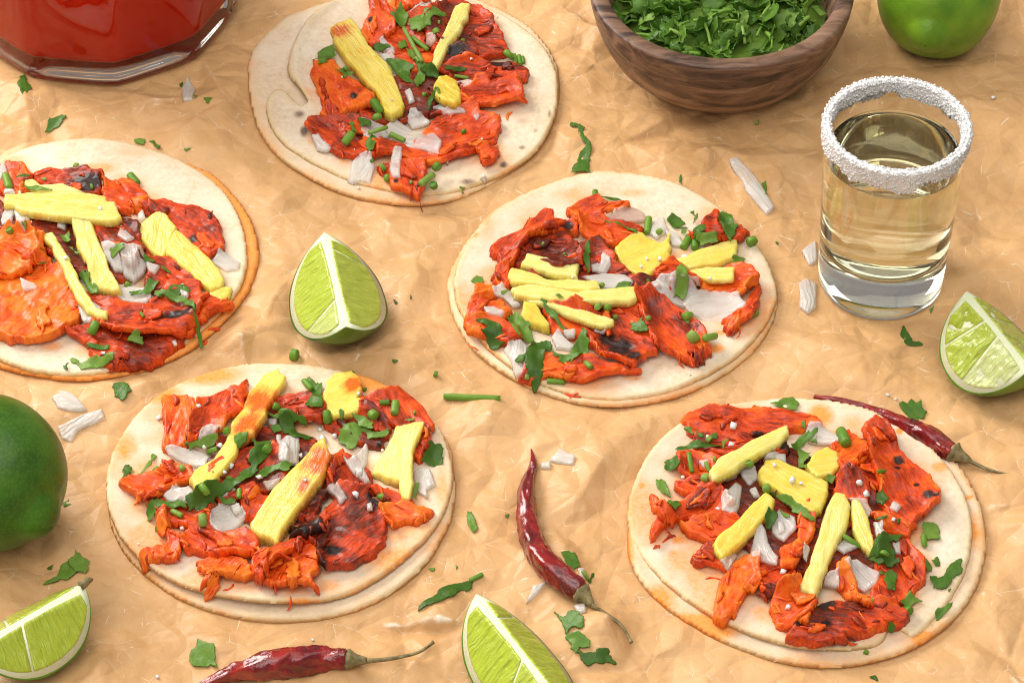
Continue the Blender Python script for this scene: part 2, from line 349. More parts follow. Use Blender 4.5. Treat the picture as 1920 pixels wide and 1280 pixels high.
def lathe(prof, cx, cy, n=96, closed=True):
    """prof: list of (r, z) going round; closed profile loops back on itself"""
    prof = np.asarray(prof, float); k = len(prof); an = np.arange(n) * 2 * math.pi / n
    V = np.stack([cx + prof[None, :, 0] * np.cos(an)[:, None], cy + prof[None, :, 0] * np.sin(an)[:, None], np.broadcast_to(prof[None, :, 1], (n, k))], -1).reshape(-1, 3)
    F = []
    for i in range(n):
        j = (i + 1) % n
        for q in range(k if closed else k - 1):
            w = (q + 1) % k; F.append((i * k + q, j * k + q, j * k + w, i * k + w))
    return V, np.array(F)
def tube(pts, rad, n=14, disp=None, cap=True):
    pts = np.asarray(pts, float); L = len(pts); tg = np.gradient(pts, axis=0); tg /= np.linalg.norm(tg, axis=1)[:, None] + 1e-9
    V = []
    nrm = np.array([0, 0, 1.])
    for i in range(L):
        a = nrm - tg[i] * np.dot(nrm, tg[i]); a /= np.linalg.norm(a) + 1e-9; b = np.cross(tg[i], a); nrm = a
        for k in range(n):
            w = 2 * math.pi * k / n; r = rad[i] * (1 if disp is None else disp(i / (L - 1), w, i, k))
            V.append(pts[i] + r * (math.cos(w) * a + math.sin(w) * b))
    F = [(i * n + k, i * n + (k + 1) % n, (i + 1) * n + (k + 1) % n, (i + 1) * n + k) for i in range(L - 1) for k in range(n)]
    if cap:
        V.append(pts[0]); V.append(pts[-1]); a, b = L * n, L * n + 1
        for k in range(n):
            F.append((a, (k + 1) % n, k, k)); F.append((b, (L - 1) * n + k, (L - 1) * n + (k + 1) % n, (L - 1) * n + (k + 1) % n))
    return np.array(V), F
def fix(F):                                              # quads with a doubled corner -> list form for from_pydata
    return [tuple(dict.fromkeys(f)) for f in F]
def mkl(name, V, F, material, parent=None, attrs=None, smooth=True):
    """as mk, for mixed triangles and quads"""
    T = []
    for f in fix(F):
        T.append((f[0], f[1], f[2]))
        if len(f) == 4: T.append((f[0], f[2], f[3]))
    return mk(name, V, np.array(T), material, parent, attrs, smooth)
def spline(P, n):
    P = np.asarray(P, float); k = len(P); t = np.linspace(0, k - 1, n); i = np.clip(t.astype(int), 0, k - 2); f = (t - i)[:, None] if P.ndim > 1 else t - i
    p0, p1, p2, p3 = P[np.maximum(i - 1, 0)], P[i], P[i + 1], P[np.minimum(i + 2, k - 1)]
    return .5 * (2 * p1 + (p2 - p0) * f + (2 * p0 - 5 * p1 + 4 * p2 - p3) * f ** 2 + (3 * p1 - p0 - 3 * p2 + p3) * f ** 3)

# ------------------------------------------------------------------ the table-top: crumpled paper and the height map everything rests on
HS = .05; HX0, HY0, HN = -27., -27., 1081
H = np.zeros((HN, HN))                                   # H[j, i]: highest surface so far, cm
GX, GY = np.meshgrid(HX0 + np.arange(HN) * HS, HY0 + np.arange(HN) * HS)
FOOT = [(757, 193, 6.4), (170, 490, 6.8), (1150, 548, 6.4), (530, 925, 6.7), (1510, 1000, 6.9), (1650, 522, 2.4), (1353, 115, 2.7), (167, 0, 5.6),
        (1760, 60, 1.2), (-20, 950, 1.2), (630, 590, 1.5), (980, 1260, 1.6), (60, 1230, 1.6), (1850, 670, 1.6)]
def tin(n, amp, seed, ext=27.):
    r = np.random.RandomState(seed); k = int(math.sqrt(n)); P = []
    for i in range(k + 1):
        for j in range(k + 1):
            P.append(((i + (r.rand() - .5) * .95) / k * 2 * ext - ext, (j + (r.rand() - .5) * .95) / k * 2 * ext - ext))
    P += [(-40., -40.), (40., -40.), (40., 40.), (-40., 40.)]
    v, e, f = delaunay_2d_cdt([Vector(p) for p in P], [], [], 0, 1e-6)[:3]
    z = r.randn(len(v)) * amp; out = np.zeros((HN, HN))
    for tri in f:
        a, b, c = (np.array(v[i]) for i in tri); lo = np.minimum(np.minimum(a, b), c); hi = np.maximum(np.maximum(a, b), c)
        i0, j0 = (np.clip((lo - HX0) / HS, 0, HN - 1)).astype(int); i1, j1 = (np.clip((hi - HX0) / HS + 2, 0, HN)).astype(int)
        if i1 <= i0 or j1 <= j0: continue
        x = GX[j0:j1, i0:i1]; y = GY[j0:j1, i0:i1]
        det = (b[1] - c[1]) * (a[0] - c[0]) + (c[0] - b[0]) * (a[1] - c[1])
        if abs(det) < 1e-9: continue
        w0 = ((b[1] - c[1]) * (x - c[0]) + (c[0] - b[0]) * (y - c[1])) / det; w1 = ((c[1] - a[1]) * (x - c[0]) + (a[0] - c[0]) * (y - c[1])) / det; w2 = 1 - w0 - w1
        k_ = (w0 >= -1e-6) & (w1 >= -1e-6) & (w2 >= -1e-6)
        zz = w0 * z[tri[0]] + w1 * z[tri[1]] + w2 * z[tri[2]]
        out[j0:j1, i0:i1][k_] = zz[k_]
    return out
wx = .5 * fbm(GX * .35, GY * .35, 3, 2)
pap = blur(tin(230, .23, 11), 1, 1) + tin(1000, .175, 5) + tin(3600, .055, 9)
pap += .10 * fbm(GX * .12, GY * .12, 21, 2)
# a few long folds that run across the sheet
r_ = np.random.RandomState(4)
for k in range(16):
    ang = r_.rand() * math.pi; off = (r_.rand() - .5) * 44; d = GX * math.cos(ang) + GY * math.sin(ang) - off + .5 * fbm(GX * .3, GY * .3, 40 + k, 2)
    lg = -GX * math.sin(ang) + GY * math.cos(ang); c0 = (r_.rand() - .5) * 30; wlen = 5 + 6 * r_.rand()
    pap += (.09 + .06 * r_.rand()) * np.exp(-np.abs(d) / .45) * np.exp(-((lg - c0) / wlen) ** 2) * (1 if k % 3 else -1)
cr = pap - blur(pap, 2, 2)
crease = np.clip((cr - .024) / .02, 0, 1)
flat = np.ones_like(pap)
for (px, py, rr) in FOOT:
    p = at(px, py); flat = np.minimum(flat, sstep(rr * .86, rr + 1.3, np.hypot(GX - p[0], GY - p[1])))
pap = pap - np.percentile(pap, 35)
pap = np.clip(pap, -.5, .85) * (.10 + .90 * flat) - .05 * (1 - flat)
H[:] = pap
kk = np.concatenate([np.arange(0, 120, 8.), np.arange(120, HN - 120, 1.4), np.arange(HN - 120, HN, 8.)])
def resample(A_):
    i0 = np.minimum(kk.astype(int), HN - 2); f = kk - i0
    R_ = A_[i0] * (1 - f)[:, None] + A_[i0 + 1] * f[:, None]; return R_[:, i0] * (1 - f)[None] + R_[:, i0 + 1] * f[None]
XX, YY = np.meshgrid(HX0 + kk * HS, HY0 + kk * HS); ZZ = resample(pap); CC = resample(crease)
n = len(kk); J, I = np.meshgrid(np.arange(n - 1), np.arange(n - 1), indexing='ij'); J, I = J.ravel(), I.ravel()
sheet = mk('paper_sheet', np.c_[XX.ravel(), YY.ravel(), ZZ.ravel()], np.c_[J * n + I, J * n + I + 1, (J + 1) * n + I + 1, (J + 1) * n + I], 'paper', attrs={'crease': CC.ravel()})
tag(sheet, 'crumpled tan waxed kraft paper sheet under all the food', 'paper', kind='structure')

def hz(x, y):
    i = int(round((x - HX0) / HS)); j = int(round((y - HY0) / HS)); return H[min(max(j, 0), HN - 1), min(max(i, 0), HN - 1)]
def hit(px, py):                                         # where the line of sight through a photo pixel meets the height map
    z = 0.
    for _ in range(6): p = at(px, py, z); z = .5 * z + .5 * hz(p[0], p[1]) if _ < 4 else hz(p[0], p[1])
    return at(px, py, z)

# ------------------------------------------------------------------ glass jar of red drink
V0 = at(215, 120, 1.2); ph0 = math.atan2(-.983, .186)
jc = V0 - 5.5 * np.array([.186, -.983, 0]); jc[2] = 0
jar = empty('glass_jar', (jc[0], jc[1], 0)); tag(jar, 'faceted clear glass jar of red drink at the back left corner', 'jar')
def decagon(R, z, n=10, sub=9, rnd=.35):
    """ten flat sides with softened corners"""
    out = []
    for k in range(n * sub):
        a = k * 2 * math.pi / (n * sub); loc = (a + math.pi / n) % (2 * math.pi / n) - math.pi / n
        q = R * math.cos(math.pi / n) / math.cos(abs(math.pi / n) - abs(loc))
        q = q + .15 * (R * .965 - q) - rnd * .10 * max(0, 1 - abs(loc) / .12) ** 2
        out.append((jc[0] + q * math.cos(a + ph0), jc[1] + q * math.sin(a + ph0), z))
    return out
def stack(rings, cap0=True, cap1=True):
    n = len(rings[0]); V = [p for r in rings for p in r]; F = []
    for i in range(len(rings) - 1):
        for k in range(n): F.append((i * n + k, i * n + (k + 1) % n, (i + 1) * n + (k + 1) % n, (i + 1) * n + k))
    for c, r, rev in ((cap0, 0, True), (cap1, len(rings) - 1, False)):
        if c:
            V.append(tuple(np.mean(rings[r], 0))); m_ = len(V) - 1
            for k in range(n):
                a, b = r * n + k, r * n + (k + 1) % n; F.append((m_, b, a, a) if rev else (m_, a, b, b))
    return np.array(V), F
prof = [(.3, .85), (2.5, .80), (4.2, .52), (4.9, .16), (5.12, .02), (5.3, .0), (5.5, .05), (5.68, .18), (5.78, .4), (5.8, .7), (5.8, 1.2), (5.8, 4.), (5.8, 9.4), (5.72, 9.5), (5.58, 9.5), (5.5, 9.4), (5.5, 4.), (5.5, 1.8), (5.46, 1.38), (5.35, 1.23), (5.1, 1.2), (3., 1.2)]
rings = [decagon(r, z) for r, z in prof]
# round the lower edge: scalloped feet below every corner
V, F = stack(rings)
mkl('glass_wall', V, F, 'glass', jar, smooth=True)
V, F = stack([decagon(r, z) for r, z in [(3., 1.21), (5.12, 1.21), (5.36, 1.245), (5.475, 1.39), (5.515, 1.8), (5.515, 4.), (5.515, 7.9)]])
mkl('red_drink', V, F, 'drink', jar)

# ------------------------------------------------------------------ wooden bowl of chopped cilantro
BH = 4.3; bc = at(1353, -31, BH); bx, by = bc[0], bc[1]
bowl = empty('wooden_bowl', (bx, by, 0)); tag(bowl, 'round brown acacia wood bowl filled with chopped cilantro', 'bowl')
outer = [(0, .02), (2.2, .02), (2.7, .06), (3.2, .28), (3.9, .8), (4.45, 1.45), (4.85, 2.2), (5.1, 3.0), (5.26, 3.7), (5.32, 4.15)]
lip = [(5.30, 4.26), (5.22, 4.32), (4.95, 4.34), (4.72, 4.31), (4.64, 4.24)]
inner = [(4.60, 4.1), (4.5, 3.5), (4.3, 2.8), (3.9, 2.0), (3.2, 1.3), (2., .85), (0, .75)]
P_ = np.array(outer + lip + inner); V, F = lathe(P_, bx, by, 128, False)
r_ = np.hypot(V[:, 0] - bx, V[:, 1] - by); V[:, 2] += .03 * np.sin(3 * np.arctan2(V[:, 1] - by, V[:, 0] - bx)) * (V[:, 2] > 3)
mk('wooden_shell', V, F, 'wood', bowl)

# chopped cilantro in the bowl: a dark bed, then single leaves and stem pieces heaped over it
def leaf_outline(kind, rs):
    th = np.linspace(-math.pi, math.pi, 44, endpoint=False)
    if kind == 0: r = .30 + .22 * np.abs(np.cos(1.5 * th)) ** .7 + .05 * np.cos(9 * th)
    elif kind == 1: r = .26 + .26 * np.abs(np.cos(2.5 * th)) + .04 * np.cos(15 * th)
    elif kind == 2: r = .42 / np.sqrt((np.cos(th)) ** 2 * .35 + (np.sin(th) * 2.0) ** 2 * .5) * .55
    elif kind == 3: r = .36 + .12 * np.cos(3 * th + .5) + .05 * np.cos(8 * th)
    else: r = .5 / np.maximum(np.abs(np.cos(th)) * .9, np.abs(np.sin(th)) * 2.1) * .62
    r = r * (1 + .12 * rs.randn(44) * .4)
    return np.c_[r * np.cos(th), r * np.sin(th)]
LEAF_T = []
for k in range(12):
    rs = np.random.RandomState(60 + k); P = leaf_outline(k % 5, rs) * (1.0 if k % 5 != 2 else .9)
    g = np.arange(-1.1, 1.1, .055); X, Y = np.meshgrid(g, g); s = sdf(X, Y, P) + .02 * fbm(X * 9, Y * 9, k)
    curl = (rs.rand() - .5) * 1.2 * X * X + (rs.rand() - .3) * 1.0 * Y * Y + .16 * fbm(X * 2.2, Y * 2.2, k + 30) + .05 * np.abs(Y)
    V, F, A = shell(X, Y, s, curl + .014, curl - .014)
    LEAF_T.append(mesh_np('cilantro_leaf', V * .01, F)); LEAF_T[-1].materials.append(MAT['leaf'])
heap = empty('chopped_cilantro', (bx, by, 2.6)); tag(heap, 'heap of chopped green cilantro leaves and stems filling the wooden bowl', 'cilantro')
rs = np.random.RandomState(2); R_ = np.linspace(0, 4.42, 26); an = np.linspace(0, 2 * math.pi, 72, endpoint=False)
V = [(bx, by, 3.2)]; F = []
for i, q in enumerate(R_[1:]):
    for a in an: V.append((bx + q * math.cos(a), by + q * math.sin(a), 3.25 - .55 * (q / 4.4) ** 2 + .28 * float(fbm(np.array([q * math.cos(a) * 1.6]), np.array([q * math.sin(a) * 1.6]), 8, 3)[0])))
for k in range(72): F.append((0, 1 + k, 1 + (k + 1) % 72, 1 + (k + 1) % 72))
for i in range(24):
    for k in range(72): F.append((1 + i * 72 + k, 1 + (i + 1) * 72 + k, 1 + (i + 1) * 72 + (k + 1) % 72, 1 + i * 72 + (k + 1) % 72))
V = np.array(V); Vb = V.copy(); Vb[:, 2] = np.maximum(2.2, V[:, 2] - .5); nV = len(V)
F2 = F + [tuple(reversed([q + nV for q in f])) for f in F]
o = mkl('leaf_bed', np.vstack([V, Vb]), F2, 'leaf', heap); o['kind'] = 'stuff'
nl = 0
for k in range(900):
    if nl >= 165: break
    q = 4.35 * math.sqrt(rs.rand()); a = rs.rand() * 2 * math.pi; x, y = bx + q * math.cos(a), by + q * math.sin(a)
    if y > by + 1.6: continue                            # the far side of the bowl lies outside the picture
    if q > 3.7 and rs.rand() < .25: continue
    me = LEAF_T[rs.randint(len(LEAF_T))]
    o = bpy.data.objects.new('leaf', me); SC.collection.objects.link(o); o.parent = heap
    lay = rs.rand(); z = 3.28 - .5 * (q / 4.4) ** 2 + .42 * lay
    o.location = ((x - bx) * .01, (y - by) * .01, (z - 2.6) * .01)
    tl = .95; o.rotation_euler = ((rs.rand() - .5) * 2 * tl + .25, (rs.rand() - .5) * 2 * tl, rs.rand() * 6.28); sc = .75 + 1.05 * rs.rand() ** 1.4
    if q > 3.6: sc *= .7
    o.scale = (sc, sc, sc); nl += 1
for k in range(34):
    q = 3.6 * math.sqrt(rs.rand()); a = rs.rand() * 2 * math.pi; x, y = bx + q * math.cos(a), by + q * math.sin(a)
    if y > by + 1.2: continue
    L = .5 + 1.1 * rs.rand() ** 1.5; w = rs.rand() * 3.14; z = 3.62 - .5 * (q / 4.4) ** 2 + .1 * rs.rand(); dz = (rs.rand() - .5) * .5
    p0 = np.array([x, y, z]); d = np.array([math.cos(w), math.sin(w), dz]); mid = p0 + d * L * .5 + np.array([0, 0, .06])
    V, F = tube(spline([p0, mid, p0 + d * L], 7), np.full(7, .05 + .05 * rs.rand()), 8)
    mkl('stem', V, F, 'stem', heap)

# ------------------------------------------------------------------ shot glass
gb = at(1650, 522, 0.); zt = 8.0
for _ in range(20):
    # height at which the axis above the base shows at the photo's rim row
    d = gb.copy(); d[2] = zt; v = d - CAM; py = 640 - FPX * np.dot(v, UPV) / np.dot(v, FW); zt += (py - 234) / 50. * .9
GH = zt; gx_, gy_ = gb[0], gb[1]; g0 = float(hz(gx_, gy_)) + .02
shot = empty('shot_glass', (gx_, gy_, g0)); tag(shot, 'salt rimmed shot glass of pale gold spirit', 'shot glass')
Rb, Rt = 2.38, 2.66
ro = lambda z: Rb + (Rt - Rb) * z / GH
wl = .17
prof = [(0, .06), (1.3, .06), (1.7, .0), (2.15, .0), (2.3, .06), (2.37, .2)] + [(ro(z), z) for z in np.linspace(.45, GH - .12, 14)] + [(Rt - .02, GH - .04), (Rt - .085, GH), (Rt - .15, GH - .04)] \
     + [(ro(z) - wl, z) for z in np.linspace(GH - .15, 2.5, 12)] + [(ro(2.1) - .22, 2.2), (ro(2) - .42, 1.93), (ro(2) - .8, 1.75), (1., 1.62), (0, 1.58)]
V, F = lathe(prof, gx_, gy_, 120, False); V[:, 2] += g0
mk('glass_body', V, F, 'glass', shot)
LV = GH - 1.35
prof = [(0, 1.575), (1.0, 1.615), (ro(2) - .8, 1.744), (ro(2) - .415, 1.922), (ro(2.1) - .212, 2.195)] + [(ro(z) - wl + .008, z) for z in np.linspace(2.5, LV - .03, 10)] + [(ro(LV) - wl + .008, LV - .01), (ro(LV) - wl + .006, LV), (ro(LV) - wl - .004, LV - .006), (ro(LV) - wl - .03, LV - .035), (ro(LV) - wl - .07, LV - .055), (ro(LV) - wl - .14, LV - .07), (ro(LV) - wl - .25, LV - .075), (ro(LV) - wl - .4, LV - .075), (1., LV - .075), (0, LV - .075)]
V, F = lathe(prof, gx_, gy_, 120, False); V[:, 2] += g0
mk('spirit', V, F, 'spirit', shot)
# salt: a lumpy crust on the rim with thousands of grains pressed into it
rs = np.random.RandomState(5); V = []; F = []
nA, nP = 220, 18
for i in range(nA):
    a = 2 * math.pi * i / nA; ci, si = math.cos(a), math.sin(a)
    lowo = .76 + .34 * float(fbm(np.array([ci * 3]), np.array([si * 3]), 31, 3)[0]); lowi = .68 + .32 * float(fbm(np.array([ci * 3 + 9]), np.array([si * 3]), 32, 3)[0])
    path = []
    for k in range(nP):
        w = k / (nP - 1)
        if w < .42: z = GH - lowo * (1 - w / .42); r = ro(z) + .012 + .045 * math.sin(min(1, (w / .42) * 2.2) * math.pi / 2)
        elif w < .58: b = (w - .42) / .16 * math.pi; z = GH + .055 * math.sin(b); r = ro(GH) - wl / 2 + (.057 + wl / 2) * math.cos(b)
        else: u = (w - .58) / .42; z = GH - lowi * u; r = ro(z) - wl - .012 - .045 * math.sin(min(1, (1 - u) * 2.2) * math.pi / 2)
        path.append((r + .012 * rs.randn(), z + .02 * rs.randn()))
    for r, z in path: V.append((gx_ + r * ci, gy_ + r * si, z + g0))
for i in range(nA):
    for k in range(nP - 1): F.append((i * nP + k, ((i + 1) % nA) * nP + k, ((i + 1) % nA) * nP + k + 1, i * nP + k + 1))
V = np.array(V); F = np.array(F); base_n = len(V)
CUBE = np.array([(-1, -1, -1), (1, -1, -1), (1, 1, -1), (-1, 1, -1), (-1, -1, 1), (1, -1, 1), (1, 1, 1), (-1, 1, 1)], float)
CF = np.array([(0, 3, 2, 1), (4, 5, 6, 7), (0, 1, 5, 4), (1, 2, 6, 5), (2, 3, 7, 6), (3, 0, 4, 7)])
VS, FS = [V], [F]; off = base_n
pick = rs.randint(0, base_n, 9000)
for q in pick:
    rot = np.array(Euler(rs.rand(3) * 6.28).to_matrix()); sz = .011 + .030 * rs.rand() ** 2.2
    k = q % nP; c = V[q] + .012 * rs.randn(3)
    VS.append(c + (CUBE * sz * (.7 + .5 * rs.rand(3))) @ rot.T); FS.append(CF + off); off += 8
o = mk('salt_rim', np.vstack(VS), np.vstack(FS), 'salt', shot, smooth=False); o['kind'] = 'stuff'

# ------------------------------------------------------------------ limes
def whole_lime(px, py, rx, rz, zc, ax, tone, label):
    c = at(px, py, zc); t_ = empty('lime', (c[0], c[1], 0)); tag(t_, label, 'lime', 'whole limes')
    n, k = 96, 64; V = []; F = []; A = np.array([math.cos(ax), math.sin(ax), .12]); A /= np.linalg.norm(A); S = np.cross(A, [0, 0, 1]); S /= np.linalg.norm(S); U = np.cross(S, A)
    for i in range(k + 1):
        u = -math.cos(math.pi * i / k); r0 = rx * max(1e-4, 1 - abs(u) ** 2.25) ** .5; e = rz * u + (.10 if u > 0 else -.16) * rz * max(0, abs(u) - .93) / .07
        for j in range(n):
            w = 2 * math.pi * j / n; q = r0 * (1 + .012 * math.sin(2 * w + 3 * u) + .01 * math.sin(5 * w))
            V.append(c + e * A + q * (math.cos(w) * S + math.sin(w) * U))
    for i in range(k):
        for j in range(n): F.append((i * n + j, i * n + (j + 1) % n, (i + 1) * n + (j + 1) % n, (i + 1) * n + j))
    V = np.array(V); V[:, 2] -= V[:, 2].min() - (hz(c[0], c[1]) + .0)
    o = mk('rind', V, np.array(F), 'rind', t_, attrs={'tone': np.full(len(V), tone)})
    e = V[(k) * n:].mean(0); p = np.array([e - .06 * A, e + .02 * A, e + .06 * A]); TV, TF = tube(p, [.16, .13, .05], 10); mkl('stem_scar', TV, TF, 'stalk', t_)
whole_lime(1760, -8, 2.5, 2.5, 2.5, 1.3, .9, 'whole light green lime in the back right corner by the bowl')
whole_lime(-24, 884, 2.66, 2.85, 2.65, 2.4, .14, 'whole dark green lime cut off by the left edge')

def wedge(p1, z1, p2, z2, roll, label, half=(46, 46), tone=.4, seeds=1, membranes=(), nub=False, ext=1.0, pw=.52, torn=0.):
    P1, P2 = at(*p1, z1), at(*p2, z2); C = (P1 + P2) / 2; A = P2 - P1; a = np.linalg.norm(A) / 2; A /= 2 * a; a *= ext
    D = np.array([0, 0, -1.]) - A * np.dot([0, 0, -1.], A); D /= np.linalg.norm(D); S = np.cross(A, D)
    c_, s_ = math.cos(roll), math.sin(roll); D, S = c_ * D + s_ * S, -s_ * D + c_ * S
    base = hz(C[0], C[1]); b = (C[2] - base) * 1.0
    t_ = empty('lime_wedge', (C[0], C[1], base)); tag(t_, label, 'lime wedge', 'cut lime wedges')
    nu, nf = 56, 26; us = -np.cos(np.linspace(0.03, math.pi - .03, nu)); rr = lambda u: b * np.clip(1 - np.abs(u) ** 2.15, 1e-4, 1) ** pw
    f0, f1 = -math.radians(half[0]), math.radians(half[1]); fs = np.linspace(f0, f1, nf)
    dirv = lambda f: math.cos(f) * D + math.sin(f) * S
    pos = lambda u, r, f: C + a * u * A + r * dirv(f)
    # rind shell with the thin green edge that shows on the cut
    V = []; th = .075
    for u in us:
        R = float(rr(u)); Ri = max(R - th, R * .5)
        V.append(pos(u, Ri, f0)); V += [pos(u, R * (1 + .006 * math.sin(7 * f + 9 * u)), f) for f in fs]; V.append(pos(u, Ri, f1))
    w = nf + 2; F = [(i * w + k, i * w + k + 1, (i + 1) * w + k + 1, (i + 1) * w + k) for i in range(nu - 1) for k in range(w - 1)]
    V = np.array(V); tn = np.clip(tone + .35 * (np.abs(np.repeat(us, w)) > .85), 0, 1)
    mk('rind', V, np.array(F), 'rind', t_, attrs={'tone': tn})
    # pith: the white body under the rind, with both cut faces
    V = []
    for u in us:
        R = float(rr(u)); Ri = max(R - th, R * .5); V.append(C + a * u * A); V += [pos(u, Ri, f) for f in np.linspace(f0, f1, 14)]
    w = 15; F = [(i * w + k, i * w + (k + 1) % w, (i + 1) * w + (k + 1) % w, (i + 1) * w + k) for i in range(nu - 1) for k in range(w)]
    mk('pith', np.array(V), np.array(F), 'pith', t_)
    # pulp segments lying in each cut face
    for fi, (f, sg) in enumerate(((f0, -1), (f1, 1))):
        dv = dirv(f); nv = np.cross(A, dv) * sg; nv /= np.linalg.norm(nv)
        g = np.arange(-a - .2, a + .2, .05); gv = np.arange(0, b + .2, .05); X, Y = np.meshgrid(g, gv)
        lo = .13 + .03 * np.sin(g * 2 + fi) ; ins_ = np.minimum(float(1) * (rr(np.clip(X / a, -1, 1)) - .30 - Y) * .9, Y - (.15 + .12 * np.abs(X / a) ** 2)) ; ins_ = np.minimum(ins_, (a * .88 - np.abs(X)))
        ins_ = ins_ + .018 * fbm(X * 3, Y * 3, seeds + fi)
        cuts = [mm for mm in membranes if mm[0] == fi]
        regs = [ins_]; tones = [0.]
        for (_, x0, x1, tn_) in cuts:                      # a white membrane from (x0, core) to (x1, rind)
            ln = (X - (x0 + (x1 - x0) * Y / b)) * .95
            new = []; nt2 = []
            for rg, tt in zip(regs, tones): new += [np.minimum(rg, ln - .035), np.minimum(rg, -ln - .035)]; nt2 += [tn_, tt]
            regs, tones = new, nt2
        for rg, tt in zip(regs, tones):
            if (rg > .03).sum() < 12: continue
            rel = torn * (fbm(X * 1.6, Y * 1.6, seeds + 30, 3) - .3 + .5 * np.abs(fbm(X * 3, Y * 2, seeds + 31, 2))) + .03 * fbm(X * 5., Y * 1.1, seeds + 5 + fi, 3) + .02 * fbm(X * 1.2, Y * 1.2, seeds + 9)
            zt_ = rounded(rg, .045, .12) + rel * np.clip(rg / .1, 0, 1) + .012
            got = shell(X, Y, rg, zt_, np.full_like(X, -.03), attrs={'fx': Y + .15 * fbm(X, Y, 3), 'fy': X * 1. + .1 * fbm(Y * 2, X * 2, 4), 'tone': np.full_like(X, tt)})
            if got is None: continue
            V, F, At = got; W_ = C + V[:, :1] * A + V[:, 1:2] * dv + V[:, 2:] * nv
            if np.dot(np.cross(A, dv), nv) < 0: F = F[:, ::-1]
            mk('pulp', W_, F, 'pulp', t_, attrs={'fuv': np.c_[At['fx'], At['fy'] + 7 * fi + seeds, np.zeros(len(V))], 'tone': At['tone']})
    if nub:
        e = C - a * A; TV, TF = tube(np.array([e + .15 * A, e - .05 * A, e - .22 * A + [0, 0, .05], e - .30 * A + [.05, 0, .0]]), [.16, .15, .12, .05], 10); mkl('stem_scar', TV, TF, 'stalk', t_)
    return t_, C, A, a, b, D, S
wedge((608, 436), 2.5, (648, 612), 2.3, .10, 'juicy lime wedge alone on the paper left of the middle taco', seeds=3, membranes=[(0, .9, 1.5, .45), (1, -1.7, -1.4, .1)], tone=.15, half=(52, 46))
wedge((893, 1113), 2.0, (1052, 1318), 2.15, .0, 'lime wedge at the bottom edge beside the front dried chili', seeds=7, membranes=[(1, -1.5, -2.2, 0.), (0, .4, 1.3, .1)], tone=.6, half=(44, 46))
wedge((157, 1094), 2.1, (-52, 1214), 2.1, .0, 'lime wedge with its stalk end in the bottom left corner', seeds=12, membranes=[(0, .8, .2, .15), (1, .3, .9, 0.)], tone=.5, nub=True)
t_, C, A, a, b, D, S = wedge((1812, 546), 2.65, (1930, 692), 2.4, .10, 'squeezed lime wedge with torn membranes at the right edge', seeds=17, membranes=[(0, -.6, -1.3, .1), (0, .2, .5, .8), (1, .2, .6, .6), (1, -.7, -1., .2)], tone=.7, half=(50, 42), pw=.46, torn=.10)
# ------------------------------------------------------------------ dried chilies
def chili(body, rad, calyx, stalk, label, seed, lift=0.):
    sc = pxcm(body[len(body) // 2][1]); rad = np.array(rad) / sc * 1.0
    pts = []
    for (x, y), r in zip(body, rad):
        p = hit(x, y); z = hz(p[0], p[1]) + r * .8; pts.append(at(x, y, z))
    n = 90; P = spline(np.array(pts), n); R = spline(rad, n)
    P = blur(P, 3, 1) if False else P
    t_ = empty('dried_chili', (P[n // 2][0], P[n // 2][1], max(0, P[n // 2][2] - R[n // 2]))); tag(t_, label, 'chili', 'dried red chilies')
    m_ = 40
    uu, ww = np.meshgrid(np.linspace(0, 1, n), np.linspace(0, 2 * math.pi, m_, endpoint=False), indexing='ij'); L = np.linalg.norm(np.diff(P, axis=0), axis=1).sum()
    rid = 1 - np.abs(fbm(uu * L * 1.35 + .5 * np.sin(ww * 2), np.cos(ww) * 1.1 + np.sin(ww) * .8 + 5, seed, 3)) * 2
    rid2 = fbm(uu * L * .55, np.sin(ww) * 1.5 + seed, seed + 4, 2)
    dsp = .95 + .20 * rid - .1 + .24 * rid2 + .05 * np.sign(np.cos(2 * ww)) * np.abs(np.cos(2 * ww)) ** .5
    V, F = tube(P, R, m_, lambda u, w, i, k: dsp[i, k] * (.86 if math.cos(w) < -.5 else 1))
    mkl('pod', V, F, 'chili', t_)
    cz = P[-1][2]; cp = [P[-2]] + [at(x, y, cz) for x, y in calyx]; V, F = tube(spline(cp, 9), np.interp(np.linspace(0, 1, 9), [0, .25, .6, 1], [R[-1] * .9, R[-1] * 1.0, R[-1] * .55, .10]), 14, lambda u, w, i, k: 1 + .08 * math.sin(5 * w))
    mkl('calyx', V, F, 'stalk', t_)
    z0 = cp[-1][2]; sp = [cp[-1]] + [at(x, y, z0 + (.25 - z0) * (q + 1) / len(stalk) + lift * (q + 1) / len(stalk)) for q, (x, y) in enumerate(stalk)]
    V, F = tube(spline(sp, 24), np.interp(np.linspace(0, 1, 24), [0, .1, .85, 1], [.10, .075, .05, .075]), 9, lambda u, w, i, k: 1 + .12 * math.sin(3 * w + u * 9)); mkl('stalk', V, F, 'stalk', t_)
chili([(996, 842), (1000, 872), (990, 902), (985, 938), (989, 985), (1004, 1025), (1030, 1060), (1060, 1088), (1088, 1110)], [1.5, 8, 13, 20, 23, 24, 26, 27, 20], [(1098, 1118), (1110, 1134)], [(1135, 1150), (1165, 1172), (1184, 1204)], 'curved dried red chili between the two front tacos', 2)
chili([(330, 1305), (380, 1284), (430, 1262), (490, 1247), (550, 1241), (610, 1237), (650, 1236)], [3, 9, 17, 26, 29, 27, 20], [(664, 1237), (688, 1238)], [(740, 1233), (785, 1222), (812, 1203)], 'dried red chili along the bottom edge in front of a taco', 6)
chili([(1526, 743), (1580, 753), (1640, 776), (1700, 803), (1745, 824), (1786, 848)], [4.5, 7, 12, 19, 25, 21], [(1796, 853), (1818, 863)], [(1850, 879), (1893, 890)], 'dried red chili partly tucked behind the front right taco', 9)

